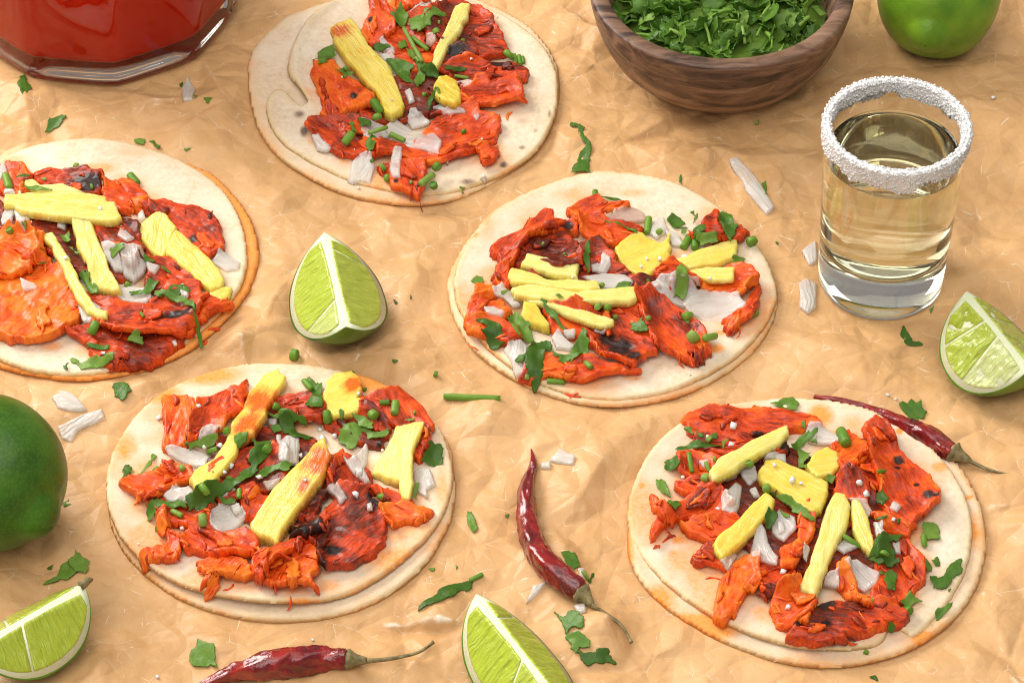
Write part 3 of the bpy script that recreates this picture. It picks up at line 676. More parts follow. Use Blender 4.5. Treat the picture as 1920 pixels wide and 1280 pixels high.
# ------------------------------------------------------------------ laying food on what is already there
def parse(s): return np.array([[float(q) for q in p.split(',')] for p in s.split()])
CNT = [0]
ITEMS = []                                              # (object, kind, photo px centre, photo px size, taco, words)
def window(P, pad):
    i0 = max(0, int((P[:, 0].min() - pad - HX0) / HS)); i1 = min(HN, int((P[:, 0].max() + pad - HX0) / HS) + 2)
    j0 = max(0, int((P[:, 1].min() - pad - HY0) / HS)); j1 = min(HN, int((P[:, 1].max() + pad - HY0) / HS) + 2)
    return slice(j0, j1), slice(i0, i1)
def lay(poly, T, mode, name, material, r=.12, bl=6, edge=(0., 1.), fib=0., relief=None, lift=0., maxs=.35, step=1, smooth=1, spots=(), tone=.5, extra=None, thin=False, seed=None, q=80, grow=0., fine=1, parent=None):
    """lay a flat piece, outlined in photo pixels, on the height map; 'soft' drapes, 'rigid' tilts as one"""
    CNT[0] += 1; seed = CNT[0] if seed is None else seed
    poly = np.asarray(poly, float); c = poly.mean(0)
    z = hz(*hit(*c)[:2]); P = on_plane(poly, z + T / 2)[:, :2]; a, bx_, by_ = z, 0., 0.
    for it in range(3):
        w = window(P, .05); X, Y, B = GX[w], GY[w], H[w]; ins = sdf(X, Y, P) > 0
        if ins.sum() < 3: ins = np.ones_like(ins)
        xs, ys, bs = X[ins], Y[ins], B[ins]; mx, my = xs.mean(), ys.mean()
        G = np.c_[np.ones_like(xs), xs - mx, ys - my]; reg = np.diag([0, .02 * len(xs), .02 * len(xs)])
        k = np.linalg.solve(G.T @ G + reg, G.T @ bs); sl = math.hypot(k[1], k[2])
        if sl > maxs: k[1:] *= maxs / sl
        res = bs - (G @ k); up = np.percentile(res, q) if mode == 'rigid' else 0.
        a = k[0] - k[1] * mx - k[2] * my + up; bx_, by_ = k[1], k[2]
        P = on_plane(poly, a + T / 2 + lift, bx_, by_)[:, :2]
    Pc = chaikin(P, smooth) if smooth else P
    w = window(Pc, .35 + bl * HS * 2); X, Y, B = GX[w], GY[w], H[w]
    base0 = (a + bx_ * X + by_ * Y) if mode == 'rigid' else np.maximum(blur(maxf(B, 1) if thin else B, bl), B - T * .6 if not thin else B - .02)
    if thin and mode == 'soft': base0 = blur(base0, 1, 1)
    if fine > 1:
        def up2(A_):
            A_ = np.repeat(np.repeat(A_, 2, 0), 2, 1).astype(float)[:-1, :-1]
            A_[1::2, :] = .5 * (A_[0:-1:2, :] + A_[2::2, :]); A_[:, 1::2] = .5 * (A_[:, 0:-1:2] + A_[:, 2::2]); return A_
        X, Y, base0 = up2(X), up2(Y), up2(base0)
    s = sdf(X, Y, Pc) + grow
    cf, sf = math.cos(fib), math.sin(fib); U = X * cf + Y * sf; Vv = -X * sf + Y * cf
    if edge[0]: s = s + edge[0] * fbm(U * edge[1] * .45, Vv * edge[1], seed, 4) + (edge[2] * fbm(U * 2.2, Vv * 6.5, seed + 40, 3) if len(edge) > 2 else 0.)
    base = base0
    base = base + lift
    t = rounded(s, T, r)
    rel = relief(X, Y, U, Vv, s, seed) if relief is not None else 0.
    if isinstance(rel, tuple): rel, both = rel
    else: both = 0.
    ins = np.clip(s / (r * .8), 0, 1)
    top = base + both + t + rel * ins; bot = base + both
    if thin: bot = top - T * np.clip(ins, .2, 1)
    else: bot = np.minimum(bot, top - .02)
    if callable(tone): tone = tone(s)
    A = {'fuv0': U + .3 * fbm(X, Y, seed + 5), 'fuv1': Vv + .12 * fbm(X * 1.5, Y * 1.5, seed + 6), 'tone': np.full_like(X, tone) if np.isscalar(tone) else tone}
    ch = np.zeros_like(X)
    for sp in spots:
        pc = on_plane([sp[:2]], a + T, bx_, by_)[0]; rx = sp[2]; ry = sp[3] if len(sp) > 3 else sp[2]
        sc = pxcm(sp[1]); d = np.hypot((X - pc[0]) * sc / rx, (Y - pc[1]) * sc * .7 / ry); ch = np.maximum(ch, np.clip(1.25 - .75 * d, 0, 1))
    A['char'] = ch
    if extra: A.update(extra(X, Y, s, a, seed))
    got = shell(X, Y, s, top, bot, step, A)
    if got is None: return None
    V, F, A = got
    A['fuv'] = np.c_[A.pop('fuv0') + seed * 1.7, A.pop('fuv1') + seed * 3.1, V[:, 2] * .6]
    if fine > 1: s, top = s[::2, ::2], top[::2, ::2]
    m_ = s > 0; H[w] = np.where(m_, np.maximum(H[w], top), H[w])
    return mk(name, V, F, material, parent, attrs=A)
def rod(p0, p1, wpx, name='cilantro_bit', seed=None):
    CNT[0] += 1; rs = np.random.RandomState(CNT[0]); p0, p1 = np.array(p0, float), np.array(p1, float)
    c = (p0 + p1) / 2; hc = hit(*c); sc = pxcm(c[1], hc[2]); r = wpx / sc / 2
    a = hit(*p0); b = hit(*p1); zc = max(a[2], b[2], hc[2]); za = max(a[2], zc - .25) + r * .85; zb = max(b[2], zc - .25) + r * .85; zc = max(zc + r * .8, (za + zb) / 2)
    A, B, Cc = at(*p0, za), at(*p1, zb), at(*c, zc)
    n = 9; P = spline([A, (A + B) / 2 * .5 + Cc * .5, B], n); rad = np.full(n, r); rad[0] *= .94; rad[-1] *= .9
    V, F = tube(P, rad, 12, lambda u, w, i, k: 1 + .05 * math.sin(3 * w + seed_) if True else 1) if False else tube(P, rad, 12, lambda u, w, i, k: 1 + .05 * math.sin(3 * w + CNT[0]))
    o = mkl(name, V, F, 'stem')
    for q in P:
        w = window(np.array([q[:2]]), r + .02); d = np.hypot(GX[w] - q[0], GY[w] - q[1]); H[w] = np.where(d < r, np.maximum(H[w], q[2] + np.sqrt(np.clip(r * r - d * d, 0, 1))), H[w])
    return o
def disc(c, rpx, name='cilantro_bit'):
    """a short slice of stem lying tilted, its cut end towards us"""
    CNT[0] += 1; rs = np.random.RandomState(CNT[0]); w = rs.rand() * 6.28; L = rpx * (.55 + .5 * rs.rand())
    d = np.array([math.cos(w), .6 * math.sin(w)]) * L * .6
    return rod(np.array(c) - d, np.array(c) + d, rpx * 1.7, name)
def salt(c, rpx, name='salt_grain'):
    CNT[0] += 1; rs = np.random.RandomState(CNT[0]); p = hit(*c); sc = pxcm(c[1]); s = rpx / sc * .62
    rot = np.array(Euler(rs.rand(3) * 6.28).to_matrix()); V = []
    V = CUBE * (np.array([.9, .75, .7]) + .3 * rs.rand(3)) * s * .8; V = V * (1 + .18 * rs.randn(8, 1)); V = V @ rot.T
    V = V + np.array([p[0], p[1], p[2] - V[:, 2].min() - .02]); return mk(name, V, CF, 'salt', smooth=False)

# reliefs
def rel_meat(lumpy=.085, fibre=.03, curl=.24):
    def f(X, Y, U, V, s, seed):
        w = .35 * fbm(X * .9, Y * .9, seed + 10, 2)
        fb = fbm(U * .8, (V + w) * 4.2, seed + 11, 4); rid = 1 - 2 * np.abs(fbm(U * .6 + .3 * fb, (V + w) * 2.0, seed + 12, 3))
        crev = -np.clip(.16 - np.abs(fbm(U * .5, (V + w) * 1.3, seed + 15, 3)), 0, 1) / .16
        lm = fbm(X * 1.4, Y * 1.4, seed + 13, 3); gr = fbm(X * 6, Y * 6, seed + 17, 3)
        lowf = fbm(X * .55, Y * .55, seed + 14, 2); edge = np.exp(-np.clip(s, 0, 9) / .45)
        both = curl * (np.clip(lowf + .2, 0, 1) * (.4 + 1.6 * edge)) + lumpy * .8 * np.clip(lm, -.3, 1)
        return fibre * fb + .03 * rid + .035 * crev + lumpy * .4 * lm + .012 * gr, both
    return f
def rel_pine(amp=.03):
    def f(X, Y, U, V, s, seed): return amp * fbm(U * .8, V * 3.4, seed + 3, 3) + .03 * fbm(X * 1.4, Y * 1.4, seed + 4, 2)
    return f
def rel_onion(curve=.12):
    def f(X, Y, U, V, s, seed):
        both = curve * fbm(X * .8, Y * .8, seed, 2); vc = (V - V[s > 0].mean()) if (s > 0).any() else V
        return .018 * fbm(U * .6, V * 5, seed + 2, 2), both + .25 * curve - np.clip(.35 * vc * vc, 0, .3)
    return f
def rel_leaf(curl=.17):
    def f(X, Y, U, V, s, seed):
        vc = (V - V[s > 0].mean()) if (s > 0).any() else V
        both = curl * (fbm(X * 1.5, Y * 1.5, seed, 2) * .9 + .25) + .08 * np.abs(vc)
        return .012 * fbm(X * 6, Y * 6, seed + 2, 2), both
    return f
def z_fn(T):                                             # taco zoom coordinates -> photo pixels
    o, s = T['o'], T['s']
    return lambda p: np.asarray(p, float) / s + np.array(o)
def long_angle(P):
    c = P - P.mean(0); ev, evec = np.linalg.eigh(c.T @ c); return math.atan2(evec[1, -1], evec[0, -1]), math.sqrt(ev[-1] / (ev[0] + 1e-9))
def gang(ang):                                           # image angle (degrees, y down) -> angle on the table
    a = math.radians(ang); return math.atan2(-math.sin(a) / .72, math.cos(a))

def add(o, kind, poly, taco, words, group=None):
    if o is None: return
    poly = np.atleast_2d(poly); ITEMS.append(dict(o=o, kind=kind, c=poly.mean(0), size=float(np.ptp(poly, axis=0).max()), taco=taco, words=words, group=group))

def tortilla(poly_px, T, label, oil=(), toast=(), rim_oil=0., folds=(), lift=0., sag=0., bl=16, stain=0., halo=(), st_=2):
    def rel(X, Y, U, V, s, seed):
        e = np.exp(-np.clip(s, 0, 9) / .8)
        both = .05 * fbm(X * .35, Y * .35, seed, 2) + lift * np.exp(-np.clip(s, 0, 9) / 1.6) * (.65 + .7 * fbm(X * .22, Y * .22, seed + 8, 2))
        for pts, amp, wd in folds:
            Q = on_plane(pts, .3)[:, :2]; d = np.full(X.shape, 9.)
            for i in range(len(Q) - 1):
                ex = Q[i + 1] - Q[i]; tt = np.clip(((X - Q[i][0]) * ex[0] + (Y - Q[i][1]) * ex[1]) / (ex @ ex), 0, 1); d = np.minimum(d, np.hypot(X - Q[i][0] - tt * ex[0], Y - Q[i][1] - tt * ex[1]))
            both = both + amp * np.exp(-(d / wd) ** 2)
        return .012 * fbm(X * 1.6, Y * 1.6, seed + 2, 3) + .006 * fbm(X * 6, Y * 6, seed + 3, 2), both
    def ext(X, Y, s, a, seed):
        def blobs(L):
            z = np.zeros_like(X)
            for sp in L:
                pc = on_plane([sp[:2]], a + .15)[0]; rx = sp[2]; ry = sp[3] if len(sp) > 3 else sp[2] * .8; k = sp[4] if len(sp) > 4 else 1.
                sc = pxcm(sp[1]); d = np.hypot((X - pc[0]) * sc / rx, (Y - pc[1]) * sc * .7 / ry); z = np.maximum(z, k * np.clip(1.3 - .8 * d, 0, 1))
            return z
        o_ = blobs(oil) + rim_oil * np.exp(-np.clip(s, 0, 9) / .55) * np.clip(.6 + 1.2 * fbm(X * .5, Y * .5, seed + 9, 3), 0, 1) + stain * np.clip(.55 + .8 * fbm(X * .7, Y * .7, seed + 4, 3), 0, 1)
        for hp in halo:
            pc = on_plane([hp], a + .2)[0]; o_ = np.maximum(o_, .42 * np.clip(1.5 - np.hypot(X - pc[0], Y - pc[1]) / 1.25 + .8 * fbm(X * .9, Y * .9, seed + 6, 3), 0, 1))
        return {'oil': np.clip(o_, 0, 1), 'toast': blobs(toast), 'rim': np.exp(-np.clip(s, 0, 9) / .16)}
    return lay(poly_px, T, 'soft', 'tortilla', 'tortilla', r=.07, bl=bl, edge=(.03, 1.6, .02), relief=rel, step=st_, smooth=2, extra=ext, seed=CNT[0] * 7 + 3)

def flaps(o, poly, ang, tone):
    """torn flaps of the same slice, folded over its top"""
    rs = np.random.RandomState(CNT[0] + 900); lo, hi = poly.min(0), poly.max(0); size = min(hi - lo)
    for k in range(int(np.clip((hi - lo).prod() / 3600, 0 if tone > .85 else 1, 2))):
        for _ in range(20):
            c_ = lo + (hi - lo) * rs.rand(2)
            if sdf(np.array([[c_[0]]]), np.array([[c_[1]]]), poly)[0, 0] > 4: break
        else: continue
        L = np.clip(size * (.35 + .3 * rs.rand()), 14, 40); w = L * (.35 + .35 * rs.rand()); al = math.radians(ang) + .5 * rs.randn(); n = 9
        th = np.linspace(0, 2 * math.pi, n, endpoint=False) + .3 * rs.randn(n); rr_ = .75 + .45 * rs.rand(n)
        q = np.c_[L * .6 * rr_ * np.cos(th), w * .6 * rr_ * np.sin(th) * .85]; q = q @ np.array([[math.cos(al), math.sin(al)], [-math.sin(al), math.cos(al)]]) + c_
        tn = np.clip(tone + .2 * rs.randn(), .15, .95)
        lay(q, .11, 'soft', 'torn_flap', 'meat', r=.07, bl=3, edge=(.16, 2.8, .12), fib=gang(ang) + .4 * rs.randn(), relief=rel_meat(.05, .02, .12), tone=lambda s_, tn=tn: np.clip(tn - .05 + .16 * np.exp(-np.clip(s_, 0, 9) / .2), 0, 1), smooth=0, maxs=.5, parent=o)

def shreds(o, poly, ang, tone):
    """frayed strands torn loose along the edges of one piece of pork"""
    rs = np.random.RandomState(CNT[0] + 500); n = len(poly); VS, FS, TS, US = [], [], [], []; off = 0
    per = np.linalg.norm(np.roll(poly, -1, 0) - poly, axis=1); cum = np.cumsum(per); cen = poly.mean(0)
    for k in range(int(2 + cum[-1] / 70)):
        q = rs.rand() * cum[-1]; i = int(np.searchsorted(cum, q)); f = (q - (cum[i] - per[i])) / per[i]
        p = poly[i] * (1 - f) + poly[(i + 1) % n] * f; p = p + (cen - p) * (.08 + .2 * rs.rand()); w = hit(*p); 
        a = ang + .5 * rs.randn() + (math.pi if rs.rand() < .5 else 0); L = .22 + .45 * rs.rand(); r = .025 + .05 * rs.rand()
        d = np.array([math.cos(a), math.sin(a)]); m_ = 7; xy = w[:2] + d[None] * (np.linspace(-.5, .5, m_) * L)[:, None] + .05 * rs.randn(1, 2) * np.linspace(-1, 1, m_)[:, None] ** 2
        hh = np.array([hz(*g) for g in xy]); z = np.maximum(hh, hh.mean() - .05) + r * .3; z = np.convolve(np.pad(z, 1, 'edge'), [.3, .4, .3], 'valid')
        V, F = tube(np.c_[xy, z], r * np.array([.35, .8, 1, 1.05, .95, .7, .25]), 6, lambda u, w_, i_, k_: 1 + .25 * rs.randn())
        VS.append(V); FS += [tuple(x + off for x in g) for g in F]; off += len(V); TS.append(np.full(len(V), np.clip(tone + .16 * rs.randn(), .2, 1)))
        US.append(np.c_[V[:, :2] @ np.array([[d[0], -d[1]], [d[1], d[0]]]) + k * 1.3, V[:, 2]])
    V = np.vstack(VS); T = np.concatenate(TS); c_ = mkl('frayed_shreds', V, FS, 'meat', o, attrs={'tone': T, 'char': np.zeros(len(V)), 'fuv': np.vstack(US)}); c_['kind'] = 'stuff'

def build_taco(tc):
    z = z_fn(tc); nm = tc['name']; s = tc['s']; fx = lambda L: [(*z(q[:2]), *[v / s for v in q[2:4]], *q[4:]) for q in L]
    lo = tortilla(z(parse(tc['lower'])), .17, '', oil=fx(tc.get('oil_lo', [])), rim_oil=tc.get('rim_lo', .3), bl=20, lift=tc.get('lift_lo', .05), stain=tc.get('stain_lo', .16), st_=3)
    tag(lo, tc['lab_lo'], 'tortilla', 'lower tortillas')
    up = tortilla(z(parse(tc['upper'])), .17, '', oil=fx(tc.get('oil', [])), toast=fx(tc.get('toast', [])), rim_oil=tc.get('rim', 0), lift=tc.get('lift', .12), bl=16, halo=[z(parse(mt[2])).mean(0) for mt in tc['meat']],
                  folds=[([z(p) for p in f[0]], f[1], f[2]) for f in tc.get('folds', [])])
    tag(up, tc['lab_up'], 'tortilla', 'upper tortillas')
    for mt in tc['meat']:  # first, lowest piece is coloured darker so gaps above it read as shade
        tone, ang, poly = mt[0], mt[1], z(parse(mt[2])); sp = fx(mt[3]) if len(mt) > 3 else []
        T = .30 if len(mt) < 5 else mt[4]
        o = lay(poly, T, 'soft', 'pork_piece', 'meat', r=.10, bl=4, edge=(.20, 1.9, .08), fib=gang(ang), relief=rel_meat(), spots=sp, tone=lambda s_, tone=tone: np.clip(tone - .05 + .16 * np.exp(-np.clip(s_, 0, 9) / .2), 0, 1), smooth=0, maxs=.3, grow=.05)
        flaps(o, poly, ang, tone)
        shreds(o, poly, gang(ang), tone)
        el = long_angle(poly)[1]; wd = 'charred' if sp and max(q[2] for q in sp) * s > 45 else ('bright orange' if tone > .72 else 'red-orange' if tone > .55 else 'reddish brown' if tone > .4 else 'dark brown')
        add(o, 'meat', poly, nm, (wd, 'long pork strip' if el > 2.3 else 'torn pork piece'), 'marinated pork pieces')
    for k, on in enumerate(tc['onion0'] if 'onion0' in tc else []): pass
    def onions(L):
        for on in L:
            tn, poly = (on if isinstance(on, tuple) else (0., on)); poly = z(parse(poly)); a, el = long_angle(poly)
            o = lay(poly, .12, 'soft', 'onion_piece', 'onion', r=.06, bl=7, edge=(.035, 3., .02), fib=gang(math.degrees(a)), relief=rel_onion(), tone=tn, smooth=0, maxs=.5, lift=.02)
            add(o, 'onion', poly, nm, ('orange-tinted' if tn > .3 else 'white', 'onion strip' if el > 2.2 else 'chopped onion piece'), 'chopped onion on the tacos')
    onions(tc['onion'])
    for pn in tc['pine']:
        lab, tn, poly = pn[0], pn[1], z(parse(pn[2])); sp = fx(pn[3]) if len(pn) > 3 else []
        a, el = long_angle(poly)
        o = lay(poly, pn[4] if len(pn) > 4 else .36, 'rigid', 'pineapple_piece', 'pineapple', r=.09, edge=(.10, 1.5, .05), fib=gang(math.degrees(a)), relief=rel_pine(.035), tone=tn, spots=sp, smooth=0, maxs=.45, q=70)
        tag(o, lab + ' on the ' + nm, 'pineapple', 'pineapple pieces'); ITEMS.append(dict(o=o, kind='pine', c=poly.mean(0), size=float(np.ptp(poly, axis=0).max()), taco=nm, lab=lab, poly=poly))
    for lf in tc['leaf']:
        poly = z(parse(lf)); a, el = long_angle(poly)
        o = lay(poly, .02, 'soft', 'cilantro_leaf', 'leaf', fine=2, r=.03, bl=3, edge=(.12 if np.ptp(poly, 0).max() > 24 else .05, 4.8, .08), grow=-.005, fib=gang(math.degrees(a)), relief=rel_leaf(), thin=True, smooth=0, maxs=.6, lift=.02)
        add(o, 'leaf', poly, nm, ('green', 'cilantro strip' if el > 2.6 else 'cilantro leaf'), 'cilantro on the tacos')
    for rd in tc['rods']:
        q = [float(v) for v in rd.replace(',', ' ').split()]
        if len(q) == 5: p = z([q[:2], q[2:4]]); o = rod(p[0], p[1], q[4] / s); add(o, 'stem', p, nm, ('green', 'cilantro stem piece'), 'cilantro on the tacos')
        else: p = z([q[:2]]); o = disc(p[0], q[2] / s); add(o, 'stem', p + [[-.1, 0]], nm, ('green', 'cilantro stem slice'), 'cilantro on the tacos')
    for q in tc.get('salt', []):
        p = z([q[:2]]); o = salt(p[0], q[2] / s); add(o, 'salt', p, nm, ('white', 'salt grain'), 'salt grains on the tacos')

# ------------------------------------------------------------------ the five tacos (outlines in zoomed photo coordinates: origin o, scale s)
T1 = dict(name='back taco', o=(460, 0), s=3.2, lab_lo='lower corn tortilla under the back taco nearest the red drink', lab_up='upper corn tortilla with a folded torn edge, back taco',
 lower='10,430 30,320 110,220 230,130 380,70 560,10 800,-40 1150,-45 1400,-10 1560,60 1720,170 1830,300 1885,440 1890,560 1860,720 1780,870 1650,1000 1480,1110 1300,1190 1100,1235 950,1245 780,1225 600,1180 420,1105 250,1000 130,880 60,760 25,600',
 upper='560,5 420,95 320,205 262,335 250,450 300,520 390,640 330,655 260,580 215,545 150,570 118,640 135,740 200,850 300,930 460,1020 640,1100 900,1165 1130,1175 1350,1130 1560,1050 1740,930 1850,760 1885,560 1860,400 1780,260 1640,140 1480,50 1350,0 1200,-40 900,-60 700,-40',
 folds=[([(520, 30), (380, 150), (310, 300), (300, 430), (330, 540), (385, 640)], .15, .2)],
 toast=[(325, 700, 40, 30, .8), (355, 800, 28, 40, 1), (1550, 1000, 28, 22, 1), (1335, 1095, 60, 24, .8), (1660, 895, 24, 16, .8), (1740, 800, 18, 18, .7), (1825, 700, 16, 36, .8), (1660, 740, 50, 30, .5), (330, 320, 14, 20, .5), (1515, 108, 10, 8, 1)],
 oil=[(600, 950, 60, 80, .35), (1700, 160, 60, 40, .3)],
 meat=[(.26, 0, '680,560 900,480 1100,420 1250,480 1250,640 1200,700 900,740 700,700'), (.6, 20, '900,100 1150,80 1250,300 1100,450 900,400 820,250'),
  (.74, 70, '755,0 900,-25 1090,5 1060,30 920,60 900,200 830,260 750,280 690,220 700,150 770,90', [(760, 120, 25, 20)]),
  (.36, 10, '1150,40 1280,20 1400,60 1440,100 1490,130 1495,180 1530,240 1570,330 1560,360 1400,370 1250,330 1130,300 1080,200', [(1290, 330, 50, 40), (1510, 385, 30, 14)]),
  (.2, 0, '1150,350 1300,280 1380,330 1340,400 1200,430', [(1260, 345, 90, 60)]),
  (.74, 65, '400,365 440,380 540,370 640,470 720,520 760,600 740,660 620,660 540,700 460,690 480,640 440,540 410,440', [(650, 570, 25, 20)]),
  (.42, -5, '1170,430 1330,385 1600,375 1690,430 1680,490 1560,505 1400,520 1300,550 1230,500', [(1520, 380, 60, 16)]),
  (.68, -12, '1300,570 1400,500 1500,520 1620,485 1680,570 1670,630 1500,665 1380,650 1300,640'),
  (.45, 30, '370,760 420,715 560,700 680,720 820,820 880,880 830,950 680,960 560,920 470,850 390,800'),
  (.66, -12, '760,880 900,860 1000,900 1100,740 1250,670 1370,660 1430,700 1520,730 1530,790 1500,850 1440,900 1300,950 1160,985 1050,985 900,940 790,960'),
  (.62, 60, '780,1000 900,960 1080,990 1100,1040 1050,1090 1060,1160 1030,1195 960,1160 880,1130 860,1070 800,1040', [(905, 1095, 14, 12)]),
  (.55, -30, '1380,900 1480,890 1530,920 1500,980 1430,1000 1400,950')],
 pine=[('broad bright yellow pineapple stick', .25, '505,185 560,150 640,125 690,200 740,290 800,340 880,430 920,530 965,640 940,680 880,710 840,690 800,600 730,520 680,450 600,370 540,280', [(570, 190, 60, 50)], .42),
  ('thin pale pineapple stick', .95, '1250,50 1300,30 1355,40 1340,120 1290,200 1230,270 1190,360 1150,430 1115,410 1140,320 1190,200 1225,110'),
  ('small rounded pineapple chunk', .1, '1115,530 1150,470 1210,460 1280,500 1300,570 1305,620 1260,640 1190,620 1130,580')],
 onion=['690,700 760,730 840,760 900,790 830,840 740,830 695,780', '830,800 900,735 1000,770 1120,760 1180,840 1165,910 1225,925 1215,940 1140,915 1060,895 960,885 880,840', '960,700 1010,620 1045,680 1115,740 1100,770 1000,775', '395,820 440,820 515,900 490,925 430,910',
  '640,960 690,930 760,925 780,1000 750,1105 690,1090 640,1100 610,1080', '870,960 900,900 945,890 940,960 930,1050 880,1050 855,1010', '800,240 830,225 900,280 900,320 830,300', '800,330 880,310 905,340 890,370 830,375', '1260,480 1340,465 1370,490 1360,525 1290,530',
  (.4, '1080,200 1130,190 1150,240 1110,280 1085,260'), '980,80 1060,30 1160,15 1120,70 1010,110', '950,545 990,530 1020,610 980,625', '1365,690 1400,670 1415,690 1385,715', '1405,1070 1430,1045 1450,1065 1435,1085', '1120,640 1200,600 1320,650 1330,670 1220,680'],
 leaf=['870,90 930,30 970,80 990,130 950,170 910,150', '980,140 1060,90 1080,45 1130,60 1170,35 1180,85 1130,110 1110,160 1030,195 990,180', '425,370 440,320 480,305 530,320 540,350 490,385 440,400', '755,300 800,280 880,295 830,320 780,320',
  '840,385 900,370 980,380 1010,410 1000,460 1040,490 1000,500 930,495 890,460 870,420', '1010,350 1060,380 1100,420 1080,480 1040,530 1010,510 1030,450', '920,250 960,240 975,280 940,310 915,290', '540,430 600,430 650,465 600,475', '680,720 750,740 755,770 690,775',
  '725,870 760,800 795,850 770,900 730,920', '620,740 650,735 680,800 640,790', '1190,430 1250,415 1325,425 1260,445', '1090,600 1140,570 1140,610 1100,660', '1145,530 1160,520 1180,570 1160,580', '1280,1135 1330,1140 1305,1158', '1170,90 1210,95 1195,120 1160,110',
  '1060,420 1110,400 1160,430 1150,470 1080,460', '960,300 1010,310 1040,380 990,370'],
 rods=['950,170 1060,370 26', '1000,225 1095,300 28', '1000,260 1050,340 24', '640,800 595,860 52', '765,605 815,675 54', '790,702 26', '740,800 850,765 26', '870,805 955,845 34', '822,1005 30', '850,1068 24', '1050,1105 1125,1050 44', '1128,1110 30', '1150,1000 34', '1310,790 20', '1562,312 1600,345 40',
  '1612,330 1622,382 30', '1642,335 1650,388 28', '1664,342 1668,380 22', '1145,190 26', '1305,245 18', '1162,135 15', '1255,455 1340,468 20', '602,410 16', '995,1095 16', '760,965 16', '1075,570 18'],
 salt=[(1355, 360, 16), (880, 605, 12), (580, 468, 10), (680, 1135, 16), (1420, 840, 12), (1430, 1068, 18), (655, 900, 8)])

